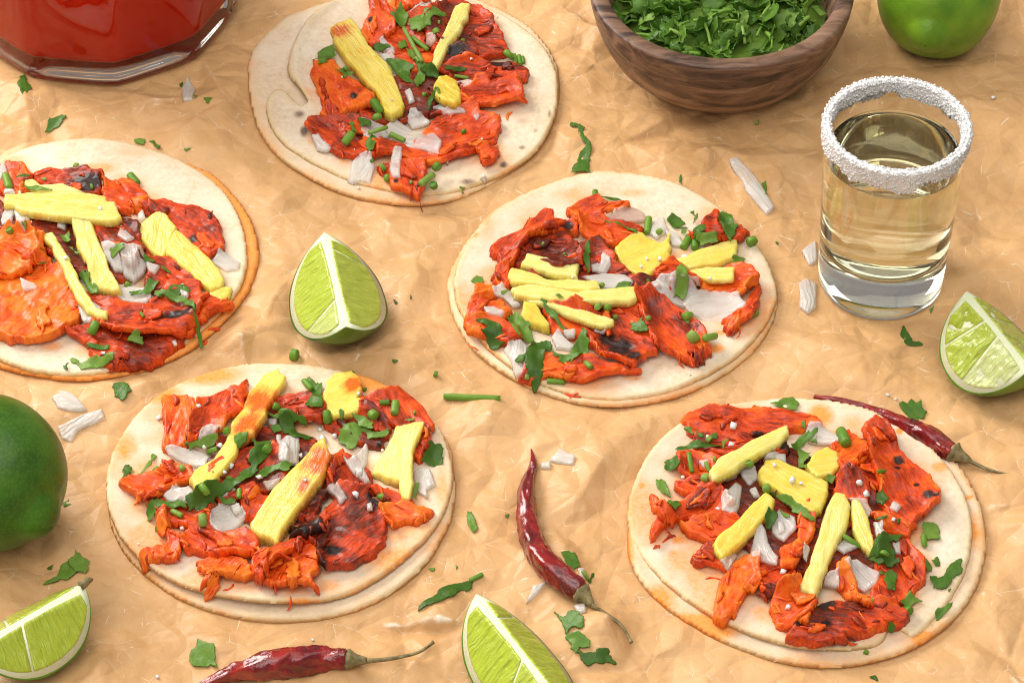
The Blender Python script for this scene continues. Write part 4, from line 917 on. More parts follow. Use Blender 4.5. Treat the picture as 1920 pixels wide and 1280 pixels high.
T2 = dict(name='left taco', o=(0, 240), s=2.56, lab_lo='lower tortilla stained bright orange, under the left taco', lab_up='pale upper corn tortilla of the left taco cut by the edge',
 lower='970,205 1060,260 1160,370 1225,480 1248,590 1235,700 1180,820 1090,930 960,1040 820,1120 680,1180 550,1215 420,1230 280,1220 120,1190 -40,1150 -250,1050 -380,900 -420,700 -380,500 -250,300 0,150 400,90 700,120',
 upper='30,130 130,95 260,72 400,60 540,68 680,95 820,140 950,205 1050,280 1120,370 1170,480 1190,600 1185,710 1130,820 1040,920 930,1010 800,1090 660,1150 520,1190 380,1198 240,1190 100,1160 -40,1110 -200,1020 -330,880 -370,700 -340,500 -240,320 -100,190',
 stain_lo=1.6, rim_lo=1.0, oil=[(470, 185, 90, 26, .5), (250, 1045, 50, 22, .5), (1050, 850, 70, 20, .6), (40, 135, 40, 18, .5), (640, 110, 120, 20, .25)],
 meat=[(.28, 0, '-60,330 40,400 160,420 340,430 440,400 660,480 720,640 640,720 360,720 200,560 50,520 -60,500'), (.7, 60, '35,170 110,165 140,200 170,220 160,280 90,330 30,320 -40,300 -40,200'),
  (.4, 5, '160,225 230,195 330,215 410,225 490,240 490,310 400,330 250,300 180,270', [(410, 270, 85, 40)]), (.62, 15, '490,250 560,250 620,250 690,310 710,360 740,390 680,410 580,415 510,350'),
  (.5, 30, '740,370 780,345 900,380 960,385 1030,420 1070,480 1085,560 1040,610 1000,630 960,600 900,560 860,500 780,430 700,400', [(930, 530, 26, 18)]), (.36, 30, '440,450 560,440 640,510 700,560 640,700 560,640 480,560'), (.38, 20, '720,650 850,640 940,720 960,780 800,820 700,760'),
  (.93, -55, '-80,560 40,520 150,530 210,560 230,640 330,720 400,880 370,950 300,1000 170,1030 60,1030 -80,990', [], .42), (.84, 20, '-40,560 100,530 170,540 210,600 140,690 60,720 -40,700'),
  (.46, 15, '320,990 450,950 560,1000 760,960 900,980 860,1030 760,1100 640,1140 530,1155 470,1100 420,1050'), (.68, -15, '930,860 1000,850 1110,855 1060,890 980,940 900,990 860,960'),
  (.55, -8, '380,820 500,830 700,850 820,760 960,760 985,830 950,930 860,990 700,1010 560,1010 420,950', [(850, 895, 90, 36), (340, 830, 30, 26)])],
 pine=[('short tapered pineapple slice farthest back', .9, '125,255 160,250 200,275 300,268 420,310 410,325 300,322 180,320 120,290', [], .25), ('long horizontal pineapple stick', .75, '20,330 160,325 380,325 515,340 520,365 560,370 585,440 560,455 420,450 240,430 90,410 70,385 25,385', [], .42),
  ('thick upright pineapple stick', .6, '340,435 430,440 460,510 490,580 540,680 580,760 590,800 540,805 440,790 425,760 430,740 400,640 370,560 350,490'), ('thin curved pineapple strip', .65, '185,515 260,500 300,560 340,640 380,730 420,810 480,870 525,885 520,920 480,920 420,890 370,830 330,740 280,650 230,570', [], .28),
  ('slanting pineapple stick nearest the orange tortilla edge', .35, '840,480 920,550 1000,630 1060,690 1080,740 1060,780 1010,790 960,750 880,680 800,610 820,540'), ('square pineapple block', .3, '650,500 700,450 760,395 800,420 845,490 820,580 780,640 730,600 680,550'), ('small flat pineapple chip', .3, '985,800 1060,770 1115,770 1110,805 1070,840 1010,820', [], .22)],
 onion=['480,540 560,580 600,690 550,695 500,620', '570,580 640,545 700,590 710,660 690,700 640,730 590,690', '530,800 620,765 720,770 730,830 700,850 590,845', '1020,640 1060,590 1160,640 1150,680 1080,690', '0,440 20,390 70,400 60,460 10,470', '65,400 150,420 120,490 80,470', '275,430 330,440 310,490 275,480', '95,725 170,740 180,765 110,780',
  '560,510 580,450 650,520 610,555', '700,650 770,660 745,700 710,690', '855,770 880,735 910,790 905,825 870,810', '370,850 440,820 500,860 470,880 440,945 400,950', '-30,190 25,165 35,210 0,250 -30,260', '20,300 70,300 75,320 20,325', '660,430 690,415 700,450 665,460'],
 leaf=['85,245 110,230 150,240 120,262', '130,315 180,305 250,320 180,328', '520,580 580,550 590,580 540,615', '690,610 750,630 740,648 690,645', '780,670 820,690 815,705 775,690', '620,800 680,780 720,730 760,735 730,780 700,810 640,808', '775,800 830,760 905,755 910,785 850,790', '735,790 790,800 860,815 920,850 960,910 955,940 920,880 870,840 800,825 740,815',
  '155,690 200,660 260,650 240,670', '280,515 330,520 340,550 305,560', '400,700 430,720 470,800 430,830 410,780 395,740', '310,575 350,580 385,620 350,600', '590,1025 650,1000 690,1010 685,1050 640,1050', '420,1040 520,1050 515,1068 440,1060', '345,1120 380,1130 440,1110 550,1105 545,1125 470,1140 390,1165 365,1150', '295,1145 325,1140 320,1160', '195,245 225,240 215,262', '108,470 132,465 125,500'],
 rods=['365,185 22', '622,225 660,268 38', '462,935 438,985 44', '25,225 45,290 40', '45,490 22', '610,750 18', '440,280 16', '675,885 690,905 16'], salt=[(840, 1045, 20), (500, 1085, 14), (480, 395, 14), (315, 630, 16), (150, 455, 10), (95, 315, 12)])

T3 = dict(name='middle taco', o=(820, 310), s=2.7227, lab_lo='lower corn tortilla under the middle taco', lab_up='upper corn tortilla of the middle taco, plain and pale',
 lower='45,640 60,560 110,450 170,370 270,240 430,150 620,80 800,42 980,55 1160,90 1330,150 1490,250 1620,390 1700,500 1735,620 1740,720 1700,850 1600,970 1480,1060 1330,1150 1150,1215 960,1248 800,1245 650,1215 480,1150 320,1060 190,960 110,850 65,740',
 upper='78,600 110,480 180,370 290,240 450,150 630,85 800,48 980,58 1160,92 1330,152 1490,250 1620,390 1700,500 1735,620 1735,700 1690,810 1590,930 1460,1030 1300,1120 1130,1180 950,1210 800,1205 650,1175 490,1110 340,1020 220,910 130,790 90,690',
 oil=[(180, 365, 26, 14, .9), (1000, 155, 80, 22, .4), (1420, 940, 40, 22, .8), (1440, 860, 30, 14, .6), (250, 290, 26, 40, .4), (750, 1115, 140, 18, .5), (1000, 1090, 50, 14, .5), (1560, 820, 50, 30, .4)], toast=[(1290, 1078, 7, 7, 1), (1010, 1090, 40, 12, .5)],
 meat=[(.28, 0, '700,450 820,400 880,440 900,520 1000,600 1200,560 1400,580 1350,650 1050,680 900,720 700,760 480,740 420,600'), (.3, 10, '400,470 460,400 540,355 620,365 680,390 720,450 740,520 600,540 470,520 400,520'),
  (.55, -35, '280,450 310,400 345,370 430,340 460,285 540,245 600,240 615,290 700,280 715,330 640,345 560,355 480,385 440,430 400,480 370,530 310,500', [(660, 295, 34, 28)], .4), (.66, -20, '660,250 760,190 820,165 860,200 960,215 940,240 850,250 840,270 760,280 720,310 700,290'),
  (.64, 10, '720,320 760,270 860,290 980,300 1050,330 1000,390 900,420 820,400 740,370'), (.55, 0, '1350,330 1370,290 1420,260 1450,340 1550,330 1580,360 1540,390 1420,400 1280,370'), (.72, 60, '300,540 360,530 380,620 330,630 300,590'),
  (.78, -30, '180,690 195,640 290,620 300,660 240,690 225,740 320,700 370,760 340,790 260,780 190,800 155,770 150,730'), (.66, 10, '135,830 250,800 330,810 400,830 430,880 360,920 290,900 220,890 150,870'),
  (.62, -5, '420,1095 470,960 620,990 800,1000 900,1030 1010,1050 1030,1060 940,1060 850,1090 740,1105 640,1095 560,1080'), (.58, 40, '560,760 700,740 830,760 900,700 1000,700 1060,780 1110,920 1110,970 1050,1010 1000,1060 900,1030 830,1000 800,930 740,880 600,860', [(935, 930, 85, 66), (1000, 985, 40, 30), (870, 880, 50, 40)], .38),
  (.52, 48, '1010,690 1080,680 1160,700 1250,760 1300,820 1350,870 1395,970 1380,985 1290,1010 1200,970 1120,950 1090,870 1050,790', [], .36), (.6, -50, '1480,790 1560,720 1640,640 1650,740 1600,800 1490,860 1460,830'), (.76, 10, '1350,600 1500,540 1600,550 1625,590 1600,650 1560,685 1450,660 1350,640'), (.5, 0, '1100,580 1200,500 1300,540 1340,600 1200,610')],
 pine=[('uppermost of four stacked pale pineapple sticks', .85, '420,520 455,460 600,490 730,510 720,590 600,580 490,550'), ('second of four stacked pale pineapple sticks', .7, '358,575 375,525 440,545 560,590 700,595 820,605 830,640 780,660 600,640 480,620 380,610'),
  ('third and longest of four stacked pineapple sticks', .8, '380,640 460,620 560,630 720,660 850,640 1010,630 1015,690 980,705 840,710 700,710 560,700 450,690 390,670'), ('lowest of four stacked pineapple sticks', .8, '390,670 520,700 660,720 780,750 905,790 905,820 830,835 740,800 640,760 540,720', [], .25), ('small bright pineapple block under the stacked sticks', .1, '425,760 440,700 510,710 540,760 580,820 570,845 500,835 420,810'),
  ('big notched pineapple chunk', .2, '890,430 960,380 1020,340 1080,370 1140,400 1190,340 1200,420 1180,500 1110,560 1060,620 1010,580 930,510'), ('wide tapered pineapple slice nearest the shot glass', .45, '1195,480 1260,470 1300,450 1400,420 1530,380 1535,430 1520,480 1440,510 1330,530 1290,540 1230,510', [], .3), ('narrow pineapple slice below the wide one', .6, '1280,545 1380,530 1520,525 1510,590 1420,595 1330,580', [], .25)],
 onion=['1080,600 1130,585 1280,600 1350,640 1330,690 1280,730 1200,710 1090,670', '1250,730 1340,640 1430,635 1530,660 1580,725 1560,750 1450,805 1360,790 1290,770', '730,575 850,555 960,560 1000,600 980,630 850,635 780,600', '780,520 830,510 840,430 880,470 890,510 860,555 790,545', (.45, '850,270 900,240 1000,215 1060,250 1070,290 960,300 880,295'), '1080,350 1110,260 1160,260 1180,330 1120,380',
  '275,640 330,620 370,650 410,700 430,740 380,740 340,690 290,670', '235,740 290,720 350,750 320,780 260,775', '580,870 620,845 660,890 710,930 680,950 610,940', '640,850 705,845 700,885 660,885', '335,945 430,900 460,920 455,990 450,1050 400,1060 370,1000', (.4, '1190,590 1210,560 1330,580 1345,610 1290,600'), '1160,340 1230,350 1260,420 1200,410', '790,830 870,835 850,855 800,850'],
 leaf=['825,165 880,175 930,190 920,210 860,205 840,190', '820,280 860,285 960,310 1010,320 1015,345 960,325 880,305', '1165,290 1200,250 1235,270 1265,290 1250,310 1290,310 1330,250 1325,290 1280,325 1200,325', '1420,260 1450,240 1500,260 1520,310 1535,340 1500,380 1460,350 1430,320', '1300,340 1350,310 1385,310 1360,345 1310,360', '750,490 755,420 775,380 775,460 780,530 760,545',
  '1190,605 1220,570 1220,530 1250,490 1280,530 1290,580 1265,625 1240,600', '1490,515 1520,480 1560,460 1575,480 1540,505', '915,625 945,610 985,620 960,640', '605,670 625,660 645,675 625,685', '360,800 380,770 415,760 420,800 470,830 500,890 450,900 400,880', '185,800 260,780 320,810 345,850 330,890 350,920 300,940 270,900 230,865 190,850 260,840', '455,950 470,900 560,910 605,930 560,960 550,1010 540,1050 500,1090 460,1060 440,1010',
  '570,960 650,970 690,930 740,880 775,910 770,960 720,1010 650,1025 590,1000', '380,990 420,980 450,990 440,1030 400,1020', '990,810 1040,805 1065,855 1030,865 990,845', '525,730 580,770 650,810 660,830 600,800 550,780', '1290,240 1300,225 1318,225 1310,260', '170,590 200,570 235,575 235,610 205,615', '330,660 365,630 360,660 335,680', '1330,380 1420,370 1430,400 1350,420', '1245,340 1280,345 1265,375 1240,370', '1260,805 1290,800 1285,825', '880,240 900,245 890,262'],
 rods=['1080,270 1070,345 38', '1133,338 20', '805,130 806,160 30', '1255,420 1290,360 40', '1315,365 1316,425 40', '1605,388 34', '1590,762 1632,745 46', '1310,870 40', '1360,882 1420,870 38', '1275,770 28', '560,1100 650,1105 30', '750,1000 785,1030 30', '870,725 24', '840,610 16', '910,775 16', '1075,780 16', '820,720 20', '540,400 12', '650,455 12', '1075,590 12', '455,1080 16'],
 salt=[(1070, 482, 14), (1137, 487, 18), (1040, 522, 12), (1128, 520, 12), (1262, 478, 22), (1392, 580, 12), (690, 575, 10)])

T4 = dict(name='front left taco', o=(190, 670), s=2.51, lab_lo='lower corn tortilla peeking out under the front left taco', lab_up='upper corn tortilla with oily orange rim, front left taco',
 lower='25,600 30,760 90,900 200,1030 350,1130 540,1210 740,1245 900,1245 1080,1225 1260,1170 1420,1080 1550,960 1640,800 1670,660 1660,520 1640,400 1500,250 1200,120 800,60 400,150 150,300 60,450',
 upper='20,610 40,480 110,360 200,260 310,170 450,100 600,55 780,30 960,30 1130,60 1280,110 1420,190 1530,280 1610,380 1650,490 1660,590 1630,720 1560,840 1440,960 1280,1070 1120,1140 950,1175 780,1180 610,1160 430,1110 290,1050 160,960 80,850 30,730',
 lift=.30, rim=.35, oil=[(500, 95, 130, 40, .8), (1280, 120, 140, 50, .95), (110, 440, 60, 60, .6), (960, 1170, 90, 14, .8), (1380, 950, 160, 50, .5), (1060, 1080, 60, 30, .4), (300, 200, 70, 40, .5), (1600, 620, 30, 80, .35)], toast=[(935, 48, 10, 6, .8), (1420, 200, 10, 8, 1)],
 meat=[(.24, 20, '560,400 800,330 1000,400 1130,560 1000,760 700,760 480,620'), (.74, 80, '290,200 340,175 400,180 430,210 435,270 415,350 400,420 350,440 300,430 310,340 295,270'), (.66, -62, '450,210 550,170 640,140 685,110 675,190 640,260 590,310 570,370 500,420 420,430 430,330'), (.34, 0, '800,210 880,195 980,200 1060,250 1040,310 960,320 860,320 780,280'),
  (.52, 50, '1350,185 1400,165 1480,190 1530,250 1560,330 1555,410 1500,480 1440,430 1350,300 1230,280 1240,210'), (.34, 20, '1230,200 1330,260 1360,330 1310,420 1180,400 1050,330 1140,280', [(1310, 410, 20, 16)]), (.62, 10, '220,690 420,650 520,700 500,780 400,800 280,770'), (.7, 0, '90,610 130,570 260,550 330,500 430,530 440,590 350,640 250,690 170,680 140,630'),
  (.66, 70, '260,760 300,750 330,830 385,850 380,920 350,965 280,960 190,965 180,920 230,900 290,890 300,830'), (.78, -40, '460,970 520,940 600,950 700,980 710,1040 640,1050 560,1050 500,1080 470,1090 500,1030'), (.62, 25, '370,870 420,800 480,760 560,850 680,830 740,900 700,960 600,950 500,930 390,920', [], .38),
  (.4, -40, '480,560 640,450 800,400 900,470 860,600 700,650 560,680'), (.72, -55, '730,1060 760,950 860,900 960,880 1020,940 1030,1010 1000,1060 1010,1100 960,1100 850,1090'), (.56, -60, '700,1040 720,960 800,900 960,830 1010,780 980,850 880,930 800,1000 760,1060'), (.42, 60, '1080,470 1130,430 1250,560 1290,650 1150,680 1060,620 1050,540'),
  (.32, -35, '960,860 1030,760 1130,640 1250,640 1330,720 1350,840 1300,930 1200,1000 1060,1000 1010,920', [(1075, 910, 62, 20), (1290, 670, 40, 40), (1040, 1000, 20, 40)], .36), (.48, 20, '1290,620 1380,640 1470,680 1440,720 1330,720', [(1320, 680, 40, 30)]), (.82, 10, '1320,720 1400,690 1470,710 1550,735 1480,780 1420,770 1370,820 1330,780'),
  (.2, 0, '880,790 1040,760 1060,800 960,860 880,850', [(960, 810, 120, 50)]), (.55, -50, '660,620 740,600 800,660 740,760 680,740')],
 pine=[('long sauce-stained pineapple stick', .4, '720,150 770,90 830,68 875,100 840,170 800,230 770,300 720,370 640,420 640,470 600,520 540,590 480,640 440,640 415,580 450,540 530,490 590,400 610,330 660,260 690,190', [(745, 205, 95, 70), (690, 310, 80, 70)], .42), ('stout pineapple stick with a red-stained tip', .35, '700,790 740,730 800,650 880,560 950,490 1000,420 1050,390 1085,470 1060,560 1010,620 960,690 900,770 860,830 830,890 760,860 710,830', [(1025, 470, 85, 75), (960, 600, 40, 40)], .5),
  ('rounded pineapple chunk with an orange stain', .35, '1045,210 1050,130 1100,85 1180,75 1225,120 1230,170 1210,200 1250,210 1210,260 1150,280 1090,285 1050,250', [(1185, 125, 48, 40)]), ('angular pineapple piece near the right rim', .55, '1380,330 1460,315 1525,310 1500,380 1470,450 1470,540 1470,600 1455,690 1400,680 1395,600 1330,590 1275,560 1300,490 1340,420')],
 onion=['300,440 360,430 480,455 515,480 490,525 420,510 320,470', '480,320 520,295 570,330 540,370 490,430 450,420 460,370', '290,650 350,600 400,610 440,650 400,690 320,680', '500,720 560,680 640,700 690,760 620,820 560,855 510,810', '600,700 650,685 665,720 630,740', '830,390 870,370 935,380 930,490 870,500 835,480', '820,370 845,370 850,420 825,410',
  '1130,450 1160,490 1220,440 1255,410 1255,480 1230,540 1270,590 1240,590 1180,540 1150,510', '1055,620 1090,570 1120,600 1165,650 1120,685 1090,640', '1460,540 1500,520 1550,530 1575,600 1530,630 1535,665 1480,630', '1245,700 1275,685 1280,730 1250,730', '520,620 600,590 640,620 560,650', '1190,520 1225,515 1230,550 1200,560', '780,300 830,310 820,340 790,330', (.2, '760,590 850,560 830,610 780,630')],
 leaf=['720,400 800,390 790,440 750,510 720,570 650,620 560,660 470,700 410,710 395,670 480,650 560,610 640,570 700,510', '220,710 280,690 350,685 400,695 400,715 310,715 260,730 230,770 218,745', '730,590 760,530 820,505 895,510 880,545 820,540 780,560', '780,285 830,280 960,310 965,325 880,325 830,310', '840,330 880,320 920,350 1010,375 960,390 900,380 860,360', '945,115 980,105 1040,150 1035,190 1050,240 990,240 965,220 1000,180 970,150',
  '1120,390 1110,340 1160,320 1230,300 1290,350 1370,330 1340,365 1270,385 1210,400 1190,440 1150,440', '1180,290 1240,290 1290,320 1270,350 1210,330', '1520,470 1550,420 1615,420 1610,505 1560,510 1510,500', '170,570 230,490 235,450 258,460 240,520 200,565', '95,590 110,510 140,500 145,530 120,570', '395,425 470,420 550,395 555,410 500,440 420,450', '625,370 650,345 690,360 685,400 650,430 635,400', '1275,180 1320,165 1330,175 1300,195',
  '1465,690 1475,610 1495,600 1490,690', '1115,250 1130,240 1145,260 1130,290', '560,670 620,665 640,690 580,695', '130,555 165,545 160,570', '250,825 265,820 262,840', '800,330 840,320 850,350 815,360', '1430,300 1470,285 1480,305'],
 rods=['1400,170 22', '1385,210 1378,265 40', '1310,212 1355,210 26', '1280,270 28', '475,740 478,790 40', '330,720 380,745 28', '590,345 20', '470,600 500,640 36', '1320,655 20', '820,230 22', '1060,255 1065,305 40', '650,620 648,660 26', '380,520 18', '1475,260 12', '780,430 26', '1240,150 12', '1175,75 20', '600,575 22', '1062,715 18', '260,530 24', '955,110 990,150 30', '505,445 545,430 30'],
 salt=[(270, 290, 22), (460, 235, 15), (915, 275, 20), (1030, 345, 22), (1210, 175, 16), (1100, 375, 20), (610, 520, 26), (580, 545, 16), (745, 570, 22), (915, 510, 18), (940, 470, 16), (485, 430, 18), (1180, 600, 12), (1200, 655, 22), (380, 810, 16), (170, 685, 10), (1325, 440, 11), (560, 425, 22), (685, 40, 12), (960, 580, 12), (450, 585, 13), (1040, 395, 26), (175, 880, 9)])

T5 = dict(name='front right taco', o=(1160, 720), s=2.3276, lab_lo='lower corn tortilla with oil spots under the front right taco', lab_up='upper corn tortilla of the front right taco, nicked at front',
 lower='45,590 30,700 60,820 130,910 250,1010 420,1110 600,1190 780,1235 950,1245 1120,1225 1280,1170 1420,1080 1530,960 1590,830 1608,690 1590,560 1540,440 1450,320 1330,220 1100,120 800,80 400,120 150,300 60,450',
 upper='30,600 45,480 100,360 170,270 260,190 400,115 540,75 680,58 830,62 980,90 1120,130 1260,200 1380,300 1470,410 1525,520 1545,640 1535,760 1500,860 1440,960 1360,1050 1280,1118 1262,1100 1230,1075 1180,1062 1150,1142 1050,1165 900,1170 740,1150 590,1105 440,1040 300,950 170,840 80,730',
 lift=.14, oil=[(880, 140, 50, 40, .9), (1400, 370, 40, 20, .6), (1020, 180, 60, 40, .4), (620, 1000, 60, 40, .4), (260, 680, 30, 20, .7), (240, 740, 26, 16, .6), (100, 450, 12, 10, 1), (1225, 212, 14, 12, 1), (390, 870, 60, 40, .3)], oil_lo=[(350, 1060, 150, 40, 1), (40, 700, 20, 80, .7), (1335, 1120, 40, 22, 1), (1525, 500, 10, 8, 1), (1540, 640, 40, 60, .4), (170, 930, 60, 40, .6)], toast=[(105, 320, 16, 10, .7)],
 meat=[(.26, 20, '380,320 700,280 1000,380 1200,600 1150,800 900,880 600,760 480,600'), (.62, 5, '275,150 300,120 420,100 560,105 700,115 800,130 885,160 880,180 800,190 700,210 600,230 500,240 400,240 320,225 290,190', [(610, 215, 40, 18)], .36), (.48, 5, '320,230 450,240 560,230 720,250 740,300 640,320 520,320 420,300 330,280', [(730, 270, 50, 26)]),
  (.56, 40, '260,310 330,300 440,320 500,370 430,420 350,430 270,400'), (.52, 10, '250,430 330,420 440,430 450,480 400,500 300,500 255,470'), (.64, -30, '140,660 170,600 270,530 360,480 450,480 500,560 440,610 340,610 260,620 180,640 150,695'), (.62, 25, '270,620 380,590 500,580 560,650 480,690 390,695 310,660'), (.66, 50, '145,520 165,545 200,570 240,585 190,590 160,570'), (.54, 20, '325,770 360,720 430,720 470,790 470,820 400,800 340,795'),
  (.56, 30, '960,370 1060,330 1110,270 1130,290 1100,370 1230,420 1220,445 1130,470 1060,430 970,450'), (.74, -30, '920,290 1000,220 1080,240 1120,290 1060,350 960,350'), (.5, 60, '940,400 1000,370 1060,410 1090,470 1080,520 980,500 930,470'), (.62, 55, '1070,190 1120,155 1170,190 1220,280 1280,360 1350,420 1400,500 1400,540 1330,590 1270,640 1200,610 1160,560 1130,450 1090,300', [(1225, 330, 24, 18), (1215, 372, 18, 14), (1350, 500, 28, 20), (1380, 510, 16, 12), (1300, 440, 14, 10)], .36), (.7, 20, '1100,560 1200,580 1290,620 1260,660 1150,650'),
  (.55, 60, '1130,700 1270,680 1320,780 1330,860 1280,920 1200,970 1100,960 1120,850'), (.52, 20, '600,860 620,770 720,790 780,840 750,920 690,950 620,930', [(700, 900, 20, 16)]), (.86, -55, '410,1000 450,870 480,790 540,750 620,770 620,860 560,920 520,980 460,1035 410,1020', [], .38), (.76, -75, '790,550 820,545 850,610 840,680 800,740 760,820 710,830 720,720 780,680'),
  (.42, 10, '735,1120 780,1070 860,980 960,960 1080,970 1200,950 1280,990 1220,1040 1100,1090 980,1130 860,1148', [(900, 960, 50, 44), (905, 1055, 26, 18), (780, 1068, 26, 14)], .36), (.8, -20, '665,970 720,910 790,860 840,930 850,1000 820,1080 760,1060 690,1050'), (.82, 65, '950,800 1000,760 1020,850 1070,940 1090,990 1020,980 960,880')],
 pine=[('slim pale pineapple stick pointing at the squeezed lime', .95, '390,390 420,340 540,270 620,230 735,183 748,220 710,265 600,320 500,390 410,430'), ('round pineapple chunk', .3, '810,370 840,310 910,283 960,310 970,370 930,410 860,415', [], .42), ('thick central pineapple piece', .25, '605,400 640,340 700,335 790,380 880,420 920,440 915,500 880,560 850,570 780,540 700,480 620,430', [], .42),
  ('ragged bright yellow pineapple piece', .2, '400,700 450,650 520,590 580,520 640,475 685,510 670,560 610,620 560,680 480,750 450,780 420,750'), ('short stubby pineapple stick', .7, '1010,500 1060,530 1090,600 1110,680 1130,740 1100,755 1060,730 1010,640'), ('longest pale pineapple stick', .85, '900,540 940,475 990,490 1015,540 1000,620 960,700 920,800 880,900 860,950 790,910 785,885 820,800 850,700 880,600', [], .4)],
 onion=['810,230 830,175 900,180 970,230 980,270 900,270 830,260', '445,490 510,430 540,450 530,530 510,570 450,540', '580,700 610,600 640,640 650,690 700,760 690,800 620,770 570,755', '660,600 700,540 770,590 780,640 720,690 670,650', '980,780 1040,755 1110,810 1145,830 1130,880 1070,920 1030,880 1030,850', (.2, '890,880 920,820 960,810 960,900 920,890'), '800,770 810,705 835,720 820,790', '525,370 600,355 610,410 570,440 540,410', '630,340 660,310 730,315 730,350 680,335',
  (.35, '1000,500 1080,510 1105,560 1080,600 1040,540'), '1180,540 1200,505 1235,530 1215,560', '940,720 990,670 1045,720 980,745', '1110,620 1150,620 1170,690 1140,690', (.35, '440,780 500,740 520,770 480,810'), '570,460 600,450 620,490 590,490', '350,330 395,320 395,350 370,360', '460,410 510,390 515,410 470,435', '1190,690 1230,690 1230,740 1210,740', '690,600 720,590 730,640 700,650'],
 leaf=['660,90 700,70 760,45 795,90 770,115 700,110', '275,205 330,200 380,210 360,225 310,222', '250,305 310,265 400,260 450,270 430,285 350,290 280,305', '185,350 240,330 275,360 260,385 210,375', '160,430 180,405 210,440 225,495 190,480 165,460', '190,540 220,515 270,525 250,555 215,555', '750,300 790,240 870,205 860,225 810,260 780,310', '835,260 865,235 875,275 860,275', '770,340 780,290 840,300 830,330 810,360 810,395 780,380', '630,600 650,555 700,575 680,620 640,660', '1120,480 1150,465 1175,510 1150,545 1125,520',
  '1110,680 1160,640 1200,650 1250,650 1230,690 1180,700 1200,740 1220,790 1190,810 1140,770 1100,740', '1145,830 1190,820 1215,830 1205,905 1170,895', '1080,770 1130,740 1170,780 1130,805', '1320,625 1370,605 1405,640 1390,680 1345,690 1325,660', '1320,790 1345,770 1370,800 1345,820', '1365,775 1390,755 1405,790 1380,800', '1355,850 1420,840 1450,790 1490,770 1500,830 1460,850 1440,900 1380,890', '1365,1055 1390,1000 1455,960 1450,985 1400,1030', '1165,1100 1180,1060 1210,1065 1195,1100', '1240,980 1270,920 1320,950 1300,965 1265,1000',
  '690,490 750,500 830,560 870,590 840,600 760,550', '450,250 490,240 460,280 455,320', '650,460 690,470 680,500', '705,550 740,560 750,585 720,580', '1120,590 1180,575 1170,595', '1200,585 1240,590 1220,605', '790,180 815,170 815,205 795,205', '905,415 945,430 930,465 900,450', '400,225 425,220 425,245 400,245'],
 rods=['970,205 995,260 50', '570,345 22', '395,240 20', '1080,1168 14', '380,410 26', '420,325 16', '1160,740 26', '645,455 22', '980,660 1055,710 24', '305,300 320,385 22', '1330,660 1335,708 26', '1130,382 1160,378 18', '1265,985 24', '380,340 395,380 18', '1110,945 20'],
 salt=[(500, 195, 24), (390, 240, 16), (490, 275, 22), (280, 410, 12), (1050, 440, 22), (720, 825, 20), (740, 980, 16), (680, 360, 18), (755, 430, 24), (435, 548, 14), (1200, 595, 16), (1080, 490, 22), (795, 437, 14), (1210, 68, 10)])
for tc in (T1, T2, T3, T4, T5): build_taco(tc)

# ------------------------------------------------------------------ loose bits on the paper
PAPER_MARKS = [('red drink jar', (205, 90)), ('wooden bowl', (1353, 130)), ('whole light green lime', (1760, 60)), ('shot glass', (1650, 450)), ('squeezed lime wedge', (1850, 650)), ('whole dark green lime', (40, 890)), ('lime wedge with stalk', (80, 1190)), ('lone lime wedge', (630, 540)),
               ('bottom-edge lime wedge', (980, 1210)), ('curved chili', (1010, 1000)), ('bottom-edge chili', (560, 1245)), ('chili behind the taco', (1740, 815)), ('back taco', (757, 200)), ('left taco', (220, 490)), ('middle taco', (1150, 545)), ('front left taco', (530, 925)), ('front right taco', (1510, 1000))]
for poly in ['1367,296 1383,292 1420,335 1453,385 1438,403 1400,360', '340,165 352,147 366,165 360,190 343,190', '97,745 118,728 140,740 163,768 130,770 108,765', '107,800 150,780 192,767 198,785 145,805 135,830 115,822', '1502,470 1530,452 1532,492 1516,498', '1497,530 1510,520 1533,530 1530,575 1515,588 1500,575', '1030,862 1050,840 1078,855 1075,872 1040,866', '1012,866 1034,868 1032,880 1014,878',
             '985,1132 998,1098 1030,1088 1012,1108', '1073,1134 1098,1130 1100,1148 1085,1152', '1082,1066 1098,1062 1100,1082 1088,1084']:
    poly = parse(poly); a, el = long_angle(poly)
    o = lay(poly, .13, 'soft', 'onion_piece', 'onion', r=.06, bl=4, edge=(.035, 3., .02), fib=gang(math.degrees(a)), relief=rel_onion(.05), tone=0., smooth=0, maxs=.3)
    add(o, 'onion', poly, None, ('white', 'onion strip' if el > 2.2 else 'onion piece'), 'loose onion on the paper')
